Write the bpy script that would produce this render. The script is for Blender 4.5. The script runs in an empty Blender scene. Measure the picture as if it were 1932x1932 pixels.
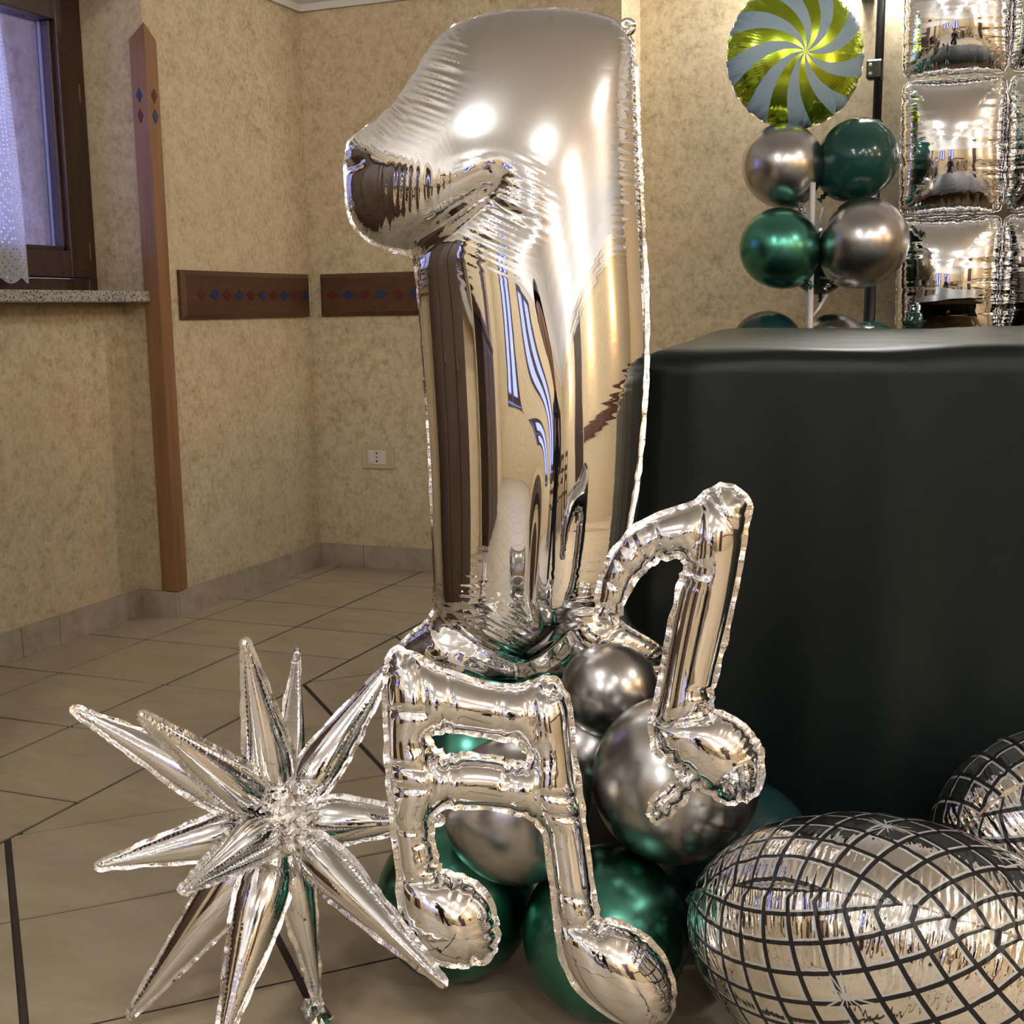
import bpy, bmesh, math, random
import numpy as np
from mathutils import Vector, Matrix, kdtree
from mathutils.geometry import delaunay_2d_cdt

random.seed(7)
rng = np.random.default_rng(11)
SC = bpy.context.scene
COL = SC.collection
PI = math.pi

# ------------------------------------------------------------------ camera, world, exposure
FPX = 2422.9
CAM = Vector((0.0, 0.0, 0.88))
RIGHT = Vector((0.9272351, 0.37408129, -0.01727046))
UP = Vector((-0.04219343, 0.15018725, 0.9877568))
FWD = Vector((-0.37209514, 0.91515407, -0.15504267))
cd = bpy.data.cameras.new('camera')
cam = bpy.data.objects.new('camera', cd)
COL.objects.link(cam)
cd.sensor_width = 36.0
cd.lens = 36.0 * FPX / 1932.0
cd.clip_start = 0.02
m = Matrix((RIGHT, UP, -FWD)).transposed().to_4x4()
m.translation = CAM
cam.matrix_world = m
SC.camera = cam

world = bpy.data.worlds.new('dusk_sky')
SC.world = world
world.use_nodes = True
bgn = world.node_tree.nodes['Background']
bgn.inputs[0].default_value = (0.40, 0.49, 1.0, 1)
bgn.inputs[1].default_value = 0.9

SC.view_settings.view_transform = 'Standard'
SC.view_settings.look = 'None'
SC.view_settings.gamma = 1.0
SC.view_settings.use_curve_mapping = False
SC.view_settings.exposure = 1.55
SC.cycles.use_denoising = True
SC.cycles.max_bounces = 5
SC.cycles.glossy_bounces = 4
SC.cycles.diffuse_bounces = 2
SC.cycles.transparent_max_bounces = 8
SC.cycles.use_adaptive_sampling = True
SC.cycles.adaptive_threshold = 0.045
SC.cycles.adaptive_min_samples = 18
SC.cycles.sample_clamp_indirect = 6.0
SC.cycles.caustics_reflective = False
SC.cycles.caustics_refractive = False

LAMP_W = 30.0          # emission of the room's globe lamps
LAMP_C = (1.0, 0.985, 0.965)

# ------------------------------------------------------------------ helpers
def ray(px, py):
    return FWD + RIGHT * ((px - 966) / FPX) - UP * ((py - 966) / FPX)
def at(px, py, d):
    return CAM + ray(px, py) * d
def on_floor(px, py, z=0.0):
    r = ray(px, py)
    return CAM + r * ((z - CAM.z) / r.z)

def tag(o, label=None, cat=None, group=None, kind=None):
    if label: o['label'] = label
    if cat: o['category'] = cat
    if group: o['group'] = group
    if kind: o['kind'] = kind
    return o
def empty(name, loc=(0, 0, 0), mat=None):
    o = bpy.data.objects.new(name, None)
    COL.objects.link(o)
    o.empty_display_size = 0.05
    if mat is not None:
        o.matrix_world = mat
    else:
        o.location = loc
    return o
def mesh_obj(name, verts, faces, mat, parent=None, smooth=False, loc=None):
    me = bpy.data.meshes.new(name)
    me.from_pydata([tuple(v) for v in verts], [], [tuple(f) for f in faces])
    if smooth:
        me.polygons.foreach_set('use_smooth', [True] * len(me.polygons))
    me.update()
    o = bpy.data.objects.new(name, me)
    COL.objects.link(o)
    if mat: me.materials.append(mat)
    if parent: o.parent = parent
    if loc is not None: o.location = loc
    return o
def bm_obj(name, bm, mat, parent=None, smooth=False):
    me = bpy.data.meshes.new(name)
    bm.normal_update()
    bm.to_mesh(me); bm.free()
    if smooth:
        me.polygons.foreach_set('use_smooth', [True] * len(me.polygons))
    o = bpy.data.objects.new(name, me)
    COL.objects.link(o)
    if mat: me.materials.append(mat)
    if parent: o.parent = parent
    return o
def add_box(bm, lo, hi, bev=0.0):
    lo = Vector(lo); hi = Vector(hi)
    c = (lo + hi) / 2; s = hi - lo
    r = bmesh.ops.create_cube(bm, size=1.0, matrix=Matrix.Translation(c) @ Matrix.Diagonal((s.x, s.y, s.z, 1)))
    if bev > 0:
        ed = list({e for v in r['verts'] for e in v.link_edges})
        bmesh.ops.bevel(bm, geom=ed, offset=bev, segments=1, affect='EDGES')
def box(name, lo, hi, mat, parent=None, bev=0.0):
    bm = bmesh.new(); add_box(bm, lo, hi, bev)
    return bm_obj(name, bm, mat, parent)
def prism(name, poly, z0, z1, mat, parent=None):
    n = len(poly)
    v = [(x, y, z0) for x, y in poly] + [(x, y, z1) for x, y in poly]
    f = [tuple(range(n, 2 * n)), tuple(reversed(range(n)))]
    f += [(i, (i + 1) % n, n + (i + 1) % n, n + i) for i in range(n)]
    return mesh_obj(name, v, f, mat, parent)
def tube_data(path, rad, seg=10, cap=True):
    P = [Vector(p) for p in path]
    n = len(P)
    R = rad if hasattr(rad, '__len__') else [rad] * n
    V, F = [], []
    prev = None
    for i in range(n):
        t = (P[min(i + 1, n - 1)] - P[max(i - 1, 0)]).normalized()
        if prev is None:
            a = Vector((0, 0, 1)) if abs(t.z) < 0.9 else Vector((1, 0, 0))
            u = t.cross(a).normalized()
        else:
            u = (prev - t * prev.dot(t)).normalized()
        prev = u
        w = t.cross(u)
        for k in range(seg):
            a = 2 * PI * k / seg
            V.append(P[i] + (u * math.cos(a) + w * math.sin(a)) * R[i])
    for i in range(n - 1):
        for k in range(seg):
            F.append((i * seg + k, i * seg + (k + 1) % seg, (i + 1) * seg + (k + 1) % seg, (i + 1) * seg + k))
    if cap:
        F.append(tuple(reversed(range(seg))))
        F.append(tuple(range((n - 1) * seg, n * seg)))
    return V, F
def tube(name, path, rad, mat, parent=None, seg=10):
    V, F = tube_data(path, rad, seg)
    return mesh_obj(name, V, F, mat, parent, True)
def lathe(name, prof, mat, parent=None, seg=32, M=None):
    V, F = [], []
    for r, z in prof:
        for k in range(seg):
            a = 2 * PI * k / seg
            p = Vector((r * math.cos(a), r * math.sin(a), z))
            V.append(M @ p if M is not None else p)
    n = len(prof)
    for i in range(n - 1):
        for k in range(seg):
            F.append((i * seg + k, i * seg + (k + 1) % seg, (i + 1) * seg + (k + 1) % seg, (i + 1) * seg + k))
    F.append(tuple(reversed(range(seg)))); F.append(tuple(range((n - 1) * seg, n * seg)))
    return mesh_obj(name, V, F, mat, parent, True)

# ------------------------------------------------------------------ materials
class NT:
    def __init__(s, name):
        s.m = bpy.data.materials.new(name); s.m.use_nodes = True
        s.t = s.m.node_tree; s.t.nodes.clear()
        s.out = s.t.nodes.new('ShaderNodeOutputMaterial')
    def n(s, kind, **kw):
        nd = s.t.nodes.new('ShaderNode' + kind)
        for k, v in kw.items(): setattr(nd, k, v)
        return nd
    def set(s, sock, v):
        if isinstance(v, bpy.types.NodeSocket): s.t.links.new(v, sock)
        else: sock.default_value = v
    def math(s, op, a, b=None, c=None, clamp=False):
        nd = s.n('Math', operation=op); nd.use_clamp = clamp
        s.set(nd.inputs[0], a)
        if b is not None: s.set(nd.inputs[1], b)
        if c is not None: s.set(nd.inputs[2], c)
        return nd.outputs[0]
    def mix(s, f, a, b):
        nd = s.n('Mix', data_type='RGBA')
        s.set(nd.inputs[0], f); s.set(nd.inputs[6], a); s.set(nd.inputs[7], b)
        return nd.outputs[2]
    def ramp(s, f, stops):
        nd = s.n('ValToRGB')
        cr = nd.color_ramp
        while len(cr.elements) < len(stops): cr.elements.new(0.5)
        for e, (p, c) in zip(cr.elements, stops):
            e.position = p; e.color = (*c, 1) if len(c) == 3 else c
        s.set(nd.inputs[0], f)
        return nd.outputs[0]
    def coord(s, kind='Object'):
        return s.n('TexCoord').outputs[kind]
    def pos(s):
        return s.n('NewGeometry').outputs['Position']
    def noise(s, vec, scale, detail=4, rough=0.55, dist=0.0):
        nd = s.n('TexNoise'); s.set(nd.inputs['Vector'], vec)
        nd.inputs['Scale'].default_value = scale; nd.inputs['Detail'].default_value = detail
        nd.inputs['Roughness'].default_value = rough; nd.inputs['Distortion'].default_value = dist
        return nd.outputs['Fac']
    def map(s, vec, scale=(1, 1, 1), rot=(0, 0, 0), loc=(0, 0, 0)):
        nd = s.n('Mapping'); s.set(nd.inputs[0], vec)
        nd.inputs['Scale'].default_value = scale; nd.inputs['Rotation'].default_value = rot
        nd.inputs['Location'].default_value = loc
        return nd.outputs[0]
    def bump(s, h, strength=0.3, dist=0.002, normal=None):
        nd = s.n('Bump'); nd.inputs['Strength'].default_value = strength
        nd.inputs['Distance'].default_value = dist; s.set(nd.inputs['Height'], h)
        if normal is not None: s.set(nd.inputs['Normal'], normal)
        return nd.outputs[0]
    def bsdf(s, col, rough=0.5, metal=0.0, normal=None, **kw):
        nd = s.n('BsdfPrincipled')
        s.set(nd.inputs['Base Color'], (*col, 1) if isinstance(col, tuple) and len(col) == 3 else col)
        s.set(nd.inputs['Roughness'], rough); s.set(nd.inputs['Metallic'], metal)
        if normal is not None: s.set(nd.inputs['Normal'], normal)
        for k, v in kw.items():
            s.set(nd.inputs[k.replace('_', ' ')], v)
        return nd.outputs[0]
    def done(s, sh):
        s.t.links.new(sh, s.out.inputs[0]); return s.m

def plain(name, col, rough=0.5, metal=0.0, **kw):
    t = NT(name)
    return t.done(t.bsdf(col, rough, metal, **kw))

def m_wall():
    t = NT('sponged_plaster'); p = t.pos()
    big = t.noise(p, 2.2, 3, 0.5)
    med = t.noise(p, 20, 5, 0.68, 0.3)
    fin = t.noise(t.map(p, (1, 1, 0.8)), 75, 5, 0.7, 0.4)
    f = t.math('ADD', t.math('MULTIPLY', med, 0.45), t.math('MULTIPLY', fin, 0.55))
    c = t.ramp(f, [(0.37, (0.43, 0.325, 0.18)), (0.47, (0.62, 0.505, 0.31)), (0.55, (0.73, 0.605, 0.395)), (0.70, (0.81, 0.70, 0.475))])
    c2 = t.mix(t.ramp(big, [(0.35, (0, 0, 0)), (0.7, (1, 1, 1))]), c, t.mix(0.35, c, (0.68, 0.51, 0.31, 1)))
    nrm = t.bump(fin, 0.25, 0.003)
    return t.done(t.bsdf(c2, 0.75, 0, nrm))
def m_tile():
    t = NT('beige_floor_tile'); p = t.pos()
    inf = t.n('ObjectInfo').outputs['Random']
    a = t.noise(t.map(p, (1, 2.2, 1), (0, 0, 0.4)), 6, 5, 0.6, 0.6)
    b = t.noise(p, 45, 3, 0.6)
    f = t.math('ADD', t.math('MULTIPLY', a, 0.75), t.math('MULTIPLY', b, 0.25))
    c = t.ramp(f, [(0.3, (0.41, 0.335, 0.22)), (0.5, (0.50, 0.418, 0.285)), (0.7, (0.57, 0.485, 0.345))])
    c = t.mix(t.math('MULTIPLY', inf, 0.16), c, (0.44, 0.355, 0.245, 1))
    return t.done(t.bsdf(c, 0.42, 0, t.bump(a, 0.12, 0.002)))
def m_base():
    t = NT('skirting_tile'); p = t.pos()
    a = t.noise(p, 14, 5, 0.65, 0.7)
    c = t.ramp(a, [(0.3, (0.36, 0.285, 0.205)), (0.55, (0.48, 0.395, 0.305)), (0.75, (0.55, 0.47, 0.375))])
    return t.done(t.bsdf(c, 0.45))
def m_floor_far():
    t = NT('tiled_floor_far'); p = t.pos()
    v = t.map(p, (1, 1, 1), (0, 0, PI / 4))
    br = t.n('TexBrick', offset=0.0, squash=1.0)
    t.set(br.inputs['Vector'], v)
    br.inputs['Color1'].default_value = (0.50, 0.425, 0.305, 1); br.inputs['Color2'].default_value = (0.46, 0.39, 0.28, 1)
    br.inputs['Mortar'].default_value = (0.07, 0.05, 0.035, 1)
    br.inputs['Scale'].default_value = 1.0; br.inputs['Mortar Size'].default_value = 0.004
    br.inputs['Brick Width'].default_value = 0.343; br.inputs['Row Height'].default_value = 0.343
    return t.done(t.bsdf(br.outputs[0], 0.42))
def m_wood(name, dark, light, rough=0.42, axis=2, sc=1.0):
    t = NT(name); p = t.coord('Object')
    s = [38, 38, 38]; s[axis] = 2.5
    a = t.noise(t.map(p, tuple(x * sc for x in s)), 1.0, 5, 0.6, 0.4)
    c = t.ramp(a, [(0.3, dark), (0.7, light)])
    return t.done(t.bsdf(c, rough, 0, t.bump(a, 0.15, 0.001)))
def m_granite():
    t = NT('speckled_granite'); p = t.pos()
    v = t.n('TexVoronoi'); t.set(v.inputs['Vector'], p); v.inputs['Scale'].default_value = 150
    n2 = t.noise(p, 120, 3, 0.7)
    c = t.ramp(t.math('ADD', t.math('MULTIPLY', v.outputs['Distance'], 0.6), t.math('MULTIPLY', n2, 0.6)),
               [(0.42, (0.06, 0.06, 0.06)), (0.52, (0.28, 0.26, 0.24)), (0.62, (0.52, 0.48, 0.42))])
    return t.done(t.bsdf(c, 0.3))
def m_foil(name, col=(0.885, 0.89, 0.905), rough=0.03, fine=1.0, lam=0.0075, D=0.016):
    t = NT(name)
    s = t.n('Attribute', attribute_name='seam_s').outputs['Fac']
    d = t.n('Attribute', attribute_name='seam_d').outputs['Fac']
    a = t.n('Attribute', attribute_name='seam_a').outputs['Fac']
    p = t.coord('Object')
    wob = t.noise(p, 40, 2)
    ph = t.math('ADD', t.math('MULTIPLY', s, 2 * PI / lam), t.math('MULTIPLY', wob, 5.0))
    w = t.math('MULTIPLY', t.math('SINE', ph), t.math('MULTIPLY', a, t.math('EXPONENT', t.math('MULTIPLY', d, -1.0 / D))))
    n1 = t.noise(p, 22, 2, 0.5)
    h = t.math('ADD', w, t.math('MULTIPLY', n1, 0.10))
    return t.done(t.bsdf(col, rough, 1.0, t.bump(h, 0.35 * fine, 0.0012)))
def m_flange(name='foil_seam', col=(0.93, 0.92, 0.91)):
    t = NT(name); p = t.coord('Object')
    n1 = t.noise(p, 130, 3, 0.7, 1.0)
    return t.done(t.bsdf(col, 0.06, 1.0, t.bump(n1, 0.35, 0.003)))
def m_chrome(name, col, rough=0.24):
    t = NT(name); p = t.coord('Object')
    n1 = t.noise(p, 260, 2, 0.6)
    return t.done(t.bsdf(col, rough, 1.0, t.bump(n1, 0.05, 0.0005)))
def m_disco(R, cell, rot, stars):
    t = NT('disco_print_foil')
    p = t.coord('Object')
    ax = t.n('Attribute', attribute_name='flat_x').outputs['Fac']; ay = t.n('Attribute', attribute_name='flat_y').outputs['Fac']
    x = t.math('SUBTRACT', t.math('MULTIPLY', ax, math.cos(rot)), t.math('MULTIPLY', ay, math.sin(rot)))
    y = t.math('ADD', t.math('MULTIPLY', ax, math.sin(rot)), t.math('MULTIPLY', ay, math.cos(rot)))
    def warp(v, o): return t.math('DIVIDE', v, cell)
    fu = t.math('FRACT', t.math('ADD', warp(x, y), 50.2)); fv = t.math('FRACT', t.math('ADD', warp(y, x), 50.35))
    def band(v, lo, hi):
        return t.math('MULTIPLY', t.math('GREATER_THAN', v, lo), t.math('LESS_THAN', v, hi))
    g = 0.155; wv = 0.085
    black = t.math('MAXIMUM', t.math('LESS_THAN', fu, g), t.math('LESS_THAN', fv, g))
    grey = t.math('MAXIMUM', t.math('GREATER_THAN', fu, 1 - wv), t.math('GREATER_THAN', fv, 1 - wv))
    grey = t.math('MULTIPLY', grey, t.math('SUBTRACT', 1.0, black))
    star = None
    for (cx, cy, r0, n) in stars:
        dx = t.math('SUBTRACT', x, cx); dy = t.math('SUBTRACT', y, cy)
        rr = t.math('SQRT', t.math('ADD', t.math('MULTIPLY', dx, dx), t.math('MULTIPLY', dy, dy)))
        th = t.math('ARCTAN2', dy, dx)
        c1 = t.math('POWER', t.math('ABSOLUTE', t.math('COSINE', t.math('MULTIPLY', th, n / 2))), 7)
        c2 = t.math('ADD', 0.65, t.math('MULTIPLY', t.math('SINE', t.math('MULTIPLY', th, 3)), 0.35))
        lim = t.math('MULTIPLY', t.math('ADD', 0.16, t.math('MULTIPLY', t.math('MULTIPLY', c1, c2), 0.84)), r0)
        st = t.math('LESS_THAN', rr, lim)
        star = st if star is None else t.math('MAXIMUM', star, st)
    s = t.n('Attribute', attribute_name='seam_s').outputs['Fac']
    d = t.n('Attribute', attribute_name='seam_d').outputs['Fac']
    w = t.math('MULTIPLY', t.math('SINE', t.math('ADD', t.math('MULTIPLY', s, 2 * PI / 0.009), t.math('MULTIPLY', t.noise(p, 50, 2), 5))),
               t.math('EXPONENT', t.math('MULTIPLY', d, -1 / 0.022)))
    nrm = t.bump(w, 0.35, 0.0012)
    c = t.mix(black, (0.93, 0.92, 0.90, 1), (0.012, 0.012, 0.013, 1))
    pr = t.math('MAXIMUM', grey, star)
    c = t.mix(pr, c, (0.55, 0.55, 0.53, 1))
    anyp = t.math('MAXIMUM', black, pr)
    metal = t.math('SUBTRACT', 1.0, anyp)
    rough = t.math('ADD', 0.03, t.math('MULTIPLY', anyp, 0.35))
    return t.done(t.bsdf(c, rough, metal, nrm))
def m_swirl(R):
    t = NT('swirl_print_foil')
    sx = t.n('SeparateXYZ'); t.set(sx.inputs[0], t.coord('Object'))
    x, y = sx.outputs[0], sx.outputs[1]
    r = t.math('SQRT', t.math('ADD', t.math('MULTIPLY', x, x), t.math('MULTIPLY', y, y)))
    th = t.math('ARCTAN2', y, x)
    q = t.math('DIVIDE', r, R)
    tw = t.math('MULTIPLY', t.math('POWER', q, 0.8), -0.85)
    ph = t.math('SINE', t.math('ADD', t.math('MULTIPLY', t.math('ADD', th, tw), 9), 0.6))
    g = t.math('GREATER_THAN', ph, 0.0)
    s = t.n('Attribute', attribute_name='seam_s').outputs['Fac']
    d = t.n('Attribute', attribute_name='seam_d').outputs['Fac']
    w = t.math('MULTIPLY', t.math('SINE', t.math('MULTIPLY', s, 2 * PI / 0.011)), t.math('EXPONENT', t.math('MULTIPLY', d, -1 / 0.03)))
    c = t.mix(g, (0.33, 0.48, 0.58, 1), (0.40, 0.56, 0.04, 1))
    return t.done(t.bsdf(c, t.math('SUBTRACT', 0.42, t.math('MULTIPLY', g, 0.27)), t.math('MULTIPLY', g, 0.9), t.bump(w, 0.3, 0.0012)))
def m_cloth():
    t = NT('dark_green_satin'); p = t.pos()
    n = t.noise(t.map(p, (1, 1, 0.25)), 9, 4, 0.6)
    f = t.noise(p, 300, 2)
    c = t.mix(n, (0.0038, 0.0066, 0.0058, 1), (0.0072, 0.0125, 0.0108, 1))
    sh = t.bsdf(c, 0.42, 0, t.bump(t.math('ADD', n, t.math('MULTIPLY', f, 0.05)), 0.12, 0.01), Specular_IOR_Level=0.3, Sheen_Weight=0.15, Sheen_Roughness=0.35, Sheen_Tint=(0.75, 0.95, 0.88, 1))
    return t.done(sh)
def m_lace():
    t = NT('white_lace')
    uv = t.n('UVMap', uv_map='UVMap').outputs[0]
    sx = t.n('SeparateXYZ'); t.set(sx.inputs[0], uv)
    u, v = sx.outputs[0], sx.outputs[1]           # metres across, metres up from the hem
    def fr(a, k): return t.math('FRACT', t.math('MULTIPLY', a, k))
    # mesh of the upper cloth: small square openings
    hole = t.math('MULTIPLY', t.math('GREATER_THAN', fr(u, 110), 0.55), t.math('GREATER_THAN', fr(v, 90), 0.5))
    # border: nested diamonds
    du = t.math('ABSOLUTE', t.math('SUBTRACT', fr(u, 1 / 0.11), 0.5)); dv = t.math('ABSOLUTE', t.math('SUBTRACT', fr(v, 1 / 0.15), 0.5))
    ring = fr(t.math('ADD', du, dv), 6.0)
    dots = t.math('MULTIPLY', t.math('GREATER_THAN', fr(u, 130), 0.45), t.math('GREATER_THAN', fr(v, 110), 0.4))
    hb = t.math('MULTIPLY', t.math('GREATER_THAN', ring, 0.62), dots)
    top = t.math('GREATER_THAN', v, 0.33)
    op = t.math('ADD', t.math('MULTIPLY', top, hole), t.math('MULTIPLY', t.math('SUBTRACT', 1.0, top), hb))
    op = t.math('MULTIPLY', op, 0.55)
    dif = t.n('BsdfDiffuse'); dif.inputs[0].default_value = (0.86, 0.86, 0.87, 1)
    trl = t.n('BsdfTranslucent'); trl.inputs[0].default_value = (0.84, 0.85, 0.88, 1)
    m1 = t.n('MixShader'); m1.inputs[0].default_value = 0.45
    t.t.links.new(dif.outputs[0], m1.inputs[1]); t.t.links.new(trl.outputs[0], m1.inputs[2])
    tr = t.n('BsdfTransparent'); m2 = t.n('MixShader'); t.set(m2.inputs[0], op)
    t.t.links.new(m1.outputs[0], m2.inputs[1]); t.t.links.new(tr.outputs[0], m2.inputs[2])
    return t.done(m2.outputs[0])
def m_glass():
    t = NT('window_glass')
    g = t.n('BsdfGlossy'); g.inputs['Roughness'].default_value = 0.02
    tr = t.n('BsdfTransparent'); tr.inputs[0].default_value = (0.84, 0.80, 0.93, 1)
    fz = t.n('LayerWeight'); fz.inputs[0].default_value = 0.25
    mx = t.n('MixShader'); t.set(mx.inputs[0], t.math('MULTIPLY', fz.outputs['Fresnel'], 0.6))
    t.t.links.new(tr.outputs[0], mx.inputs[1]); t.t.links.new(g.outputs[0], mx.inputs[2])
    return t.done(mx.outputs[0])
def m_emit(name, col, st):
    t = NT(name); e = t.n('Emission')
    e.inputs[0].default_value = (*col, 1); e.inputs[1].default_value = st
    return t.done(e.outputs[0])

WALL = m_wall(); TILE = m_tile(); BASE = m_base(); FAR = m_floor_far()
GROUT = plain('grout', (0.055, 0.042, 0.032), 0.9)
PLASTER = plain('white_plaster', (0.80, 0.77, 0.71), 0.7)
CEIL = plain('ceiling_paint', (0.80, 0.785, 0.755), 0.8)
DARKW = m_wood('dark_walnut', (0.030, 0.014, 0.008), (0.075, 0.038, 0.020), 0.4, 2)
PANELW = m_wood('panel_wood', (0.070, 0.028, 0.012), (0.125, 0.055, 0.026), 0.45, 1)
POSTW = m_wood('honey_wood', (0.22, 0.105, 0.042), (0.35, 0.175, 0.075), 0.42, 2)
INRED = plain('inlay_red', (0.10, 0.012, 0.010), 0.45)
INBLUE = plain('inlay_blue', (0.015, 0.035, 0.12), 0.45)
GRAN = m_granite()
FOIL1 = m_foil('mirror_foil', rough=0.022)
FOILN = m_foil('note_foil', rough=0.025, lam=0.006, D=0.010, fine=0.5)
FOILP = m_foil('pillow_foil', rough=0.02, lam=0.010, D=0.02, fine=1.2)
FLANGE = m_flange()
SILVER = m_chrome('silver_chrome_latex', (0.49, 0.485, 0.475), 0.27)
GREEN = m_chrome('green_chrome_latex', (0.085, 0.30, 0.235), 0.27)
TEAL = plain('dark_teal_latex', (0.008, 0.045, 0.050), 0.22)
DGREEN = plain('dark_green_latex', (0.012, 0.075, 0.062), 0.14)
CLOTH = m_cloth()
BLACKM = plain('black_metal', (0.012, 0.012, 0.014), 0.35)
CLEARP = plain('clear_plastic', (0.80, 0.80, 0.78), 0.25)
WHITEP = plain('white_plastic', (0.78, 0.74, 0.64), 0.4)
IVORY = plain('ivory_plastic', (0.62, 0.49, 0.30), 0.45)
HOLE = plain('socket_hole', (0.02, 0.015, 0.01), 0.6)
LACE = m_lace(); GLASS = m_glass()
LAMPM = m_emit('lamp_glow', LAMP_C, LAMP_W)

# ------------------------------------------------------------------ room shell
XL, XN, YB, YB2, XS = -2.32, -2.447, 3.90, 4.10, -1.20
XR, YF = 3.6, -6.0
ZC, ZV = 1.872, 2.70
YP = 3.062                       # pilaster / corner post position
WX = -2.53                       # window plane
def struct(o): o['kind'] = 'structure'; return o

fl = struct(mesh_obj('floor', [(XL - 0.4, YF - 0.2, -0.0046), (XR + 0.2, YF - 0.2, -0.0046), (XR + 0.2, YB2 + 0.2, -0.0046), (XL - 0.4, YB2 + 0.2, -0.0046)], [(0, 1, 2, 3)], FAR))
TX1, TY0 = 1.25, 0.62            # tiles are laid piece by piece over this part of the floor
mesh_obj('grout_bed', [(XL - 0.2, TY0, -0.0030), (TX1, TY0, -0.0030), (TX1, YB2 + 0.05, -0.0030), (XL - 0.2, YB2 + 0.05, -0.0030)], [(0, 1, 2, 3)], GROUT, fl)
def clip_poly(P, a, b, c):       # keep a*x+b*y<=c
    out = []
    for i in range(len(P)):
        p, q = P[i], P[(i + 1) % len(P)]
        fp, fq = a * p[0] + b * p[1] - c, a * q[0] + b * q[1] - c
        if fp <= 0: out.append(p)
        if (fp < 0 < fq) or (fq < 0 < fp):
            k = fp / (fp - fq)
            out.append((p[0] + (q[0] - p[0]) * k, p[1] + (q[1] - p[1]) * k))
    return out
def area(P):
    return 0.5 * sum(P[i][0] * P[(i + 1) % len(P)][1] - P[(i + 1) % len(P)][0] * P[i][1] for i in range(len(P)))
GI = 0.0045
def lay_tile(P):
    if len(P) >= 3 and abs(area(P)) > 0.0008:
        if area(P) < 0: P = P[::-1]
        dz = random.uniform(-0.0003, 0.0003)
        prism('floor_tile', P, -0.006, dz, TILE, fl)
XBD, YBD = -1.597, 3.325
xl = [-2.56, -2.240, -1.918, XBD]
yl = [TY0, 0.749, 1.094, 1.439, 1.784, 2.134, 2.469, 2.812, 3.069, 3.325, 3.662, YB2]
for i in range(3):
    for j in range(len(yl) - 1):
        if yl[j + 1] - yl[j] < 0.05: continue
        lay_tile([(xl[i] + GI, yl[j] + GI), (xl[i + 1] - GI, yl[j] + GI), (xl[i + 1] - GI, yl[j + 1] - GI), (xl[i] + GI, yl[j + 1] - GI)])
xb = [XBD + 0.343 * k for k in range(9)]
for i in range(8):
    for j in (9, 10):
        lay_tile([(xb[i] + GI, yl[j] + GI), (min(xb[i + 1], TX1) - GI, yl[j] + GI), (min(xb[i + 1], TX1) - GI, yl[j + 1] - GI), (xb[i] + GI, yl[j + 1] - GI)])
A0, AS, B0, BS = 2.257, 0.4835, 0.0095, 0.4855
g2 = GI * 1.4142
for ka in range(-6, 8):
    for kb in range(-4, 12):
        a0, a1 = A0 + AS * ka + g2, A0 + AS * (ka + 1) - g2       # y - x
        b0, b1 = B0 + BS * kb + g2 * 1.3, B0 + BS * (kb + 1) - g2 * 1.3       # x + y
        P = [((b - a) / 2, (a + b) / 2) for a, b in ((a0, b0), (a0, b1), (a1, b1), (a1, b0))]
        for cl in ((-1, 0, -(XBD + GI)), (1, 0, TX1 - GI), (0, 1, YBD - GI), (0, -1, -(TY0 + GI))):
            P = clip_poly(P, *cl)
            if len(P) < 3: break
        lay_tile(P)

# walls. left wall: beyond the pilaster it stands proud, along the windows it is set back
bm = bmesh.new()
add_box(bm, (XL - 0.5, YP, 0), (XL, YB2 + 0.3, ZV))
def window_bay(y0, y1, z0=0.95, z1=1.80):
    add_box(bm, (XN - 0.4, y0, 0), (XN, y1, z0 - 0.03))
    add_box(bm, (XN - 0.4, y0, z1), (XL, y1, ZV))
BAYS = [(1.86, YP), (-0.9, 0.3), (-3.9, -2.7)]
for (a, b) in BAYS: window_bay(a, b)
prev = YP
segs = []
ends = sorted(BAYS)
lo = YF
for (a, b) in ends:
    segs.append((lo, a)); lo = b
for (a, b) in segs: add_box(bm, (XL - 0.5, a, 0), (XL, b, ZV))
struct(bm_obj('wall_left', bm, WALL))
bm = bmesh.new()
add_box(bm, (XL - 0.5, YB, 0), (XS, YB + 0.5, ZV))
add_box(bm, (XS, YB2, 0), (XR + 0.2, YB2 + 0.3, ZV))
struct(bm_obj('wall_back', bm, WALL))
bm = bmesh.new(); add_box(bm, (XR, YF - 0.2, 0), (XR + 0.2, YB2 + 0.3, ZV)); struct(bm_obj('wall_right', bm, WALL))
bm = bmesh.new()
WF = [(-1.35, -0.35), (0.35, 1.35)]     # far windows, behind the camera
add_box(bm, (XL - 0.5, YF - 0.2, 0), (WF[0][0], YF, ZV)); add_box(bm, (WF[0][1], YF - 0.2, 0), (WF[1][0], YF, ZV)); add_box(bm, (WF[1][1], YF - 0.2, 0), (XR + 0.2, YF, ZV))
for a, b in WF:
    add_box(bm, (a, YF - 0.2, 0), (b, YF, 0.75)); add_box(bm, (a, YF - 0.2, 1.95), (b, YF, ZV))
struct(bm_obj('wall_front', bm, WALL))
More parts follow.
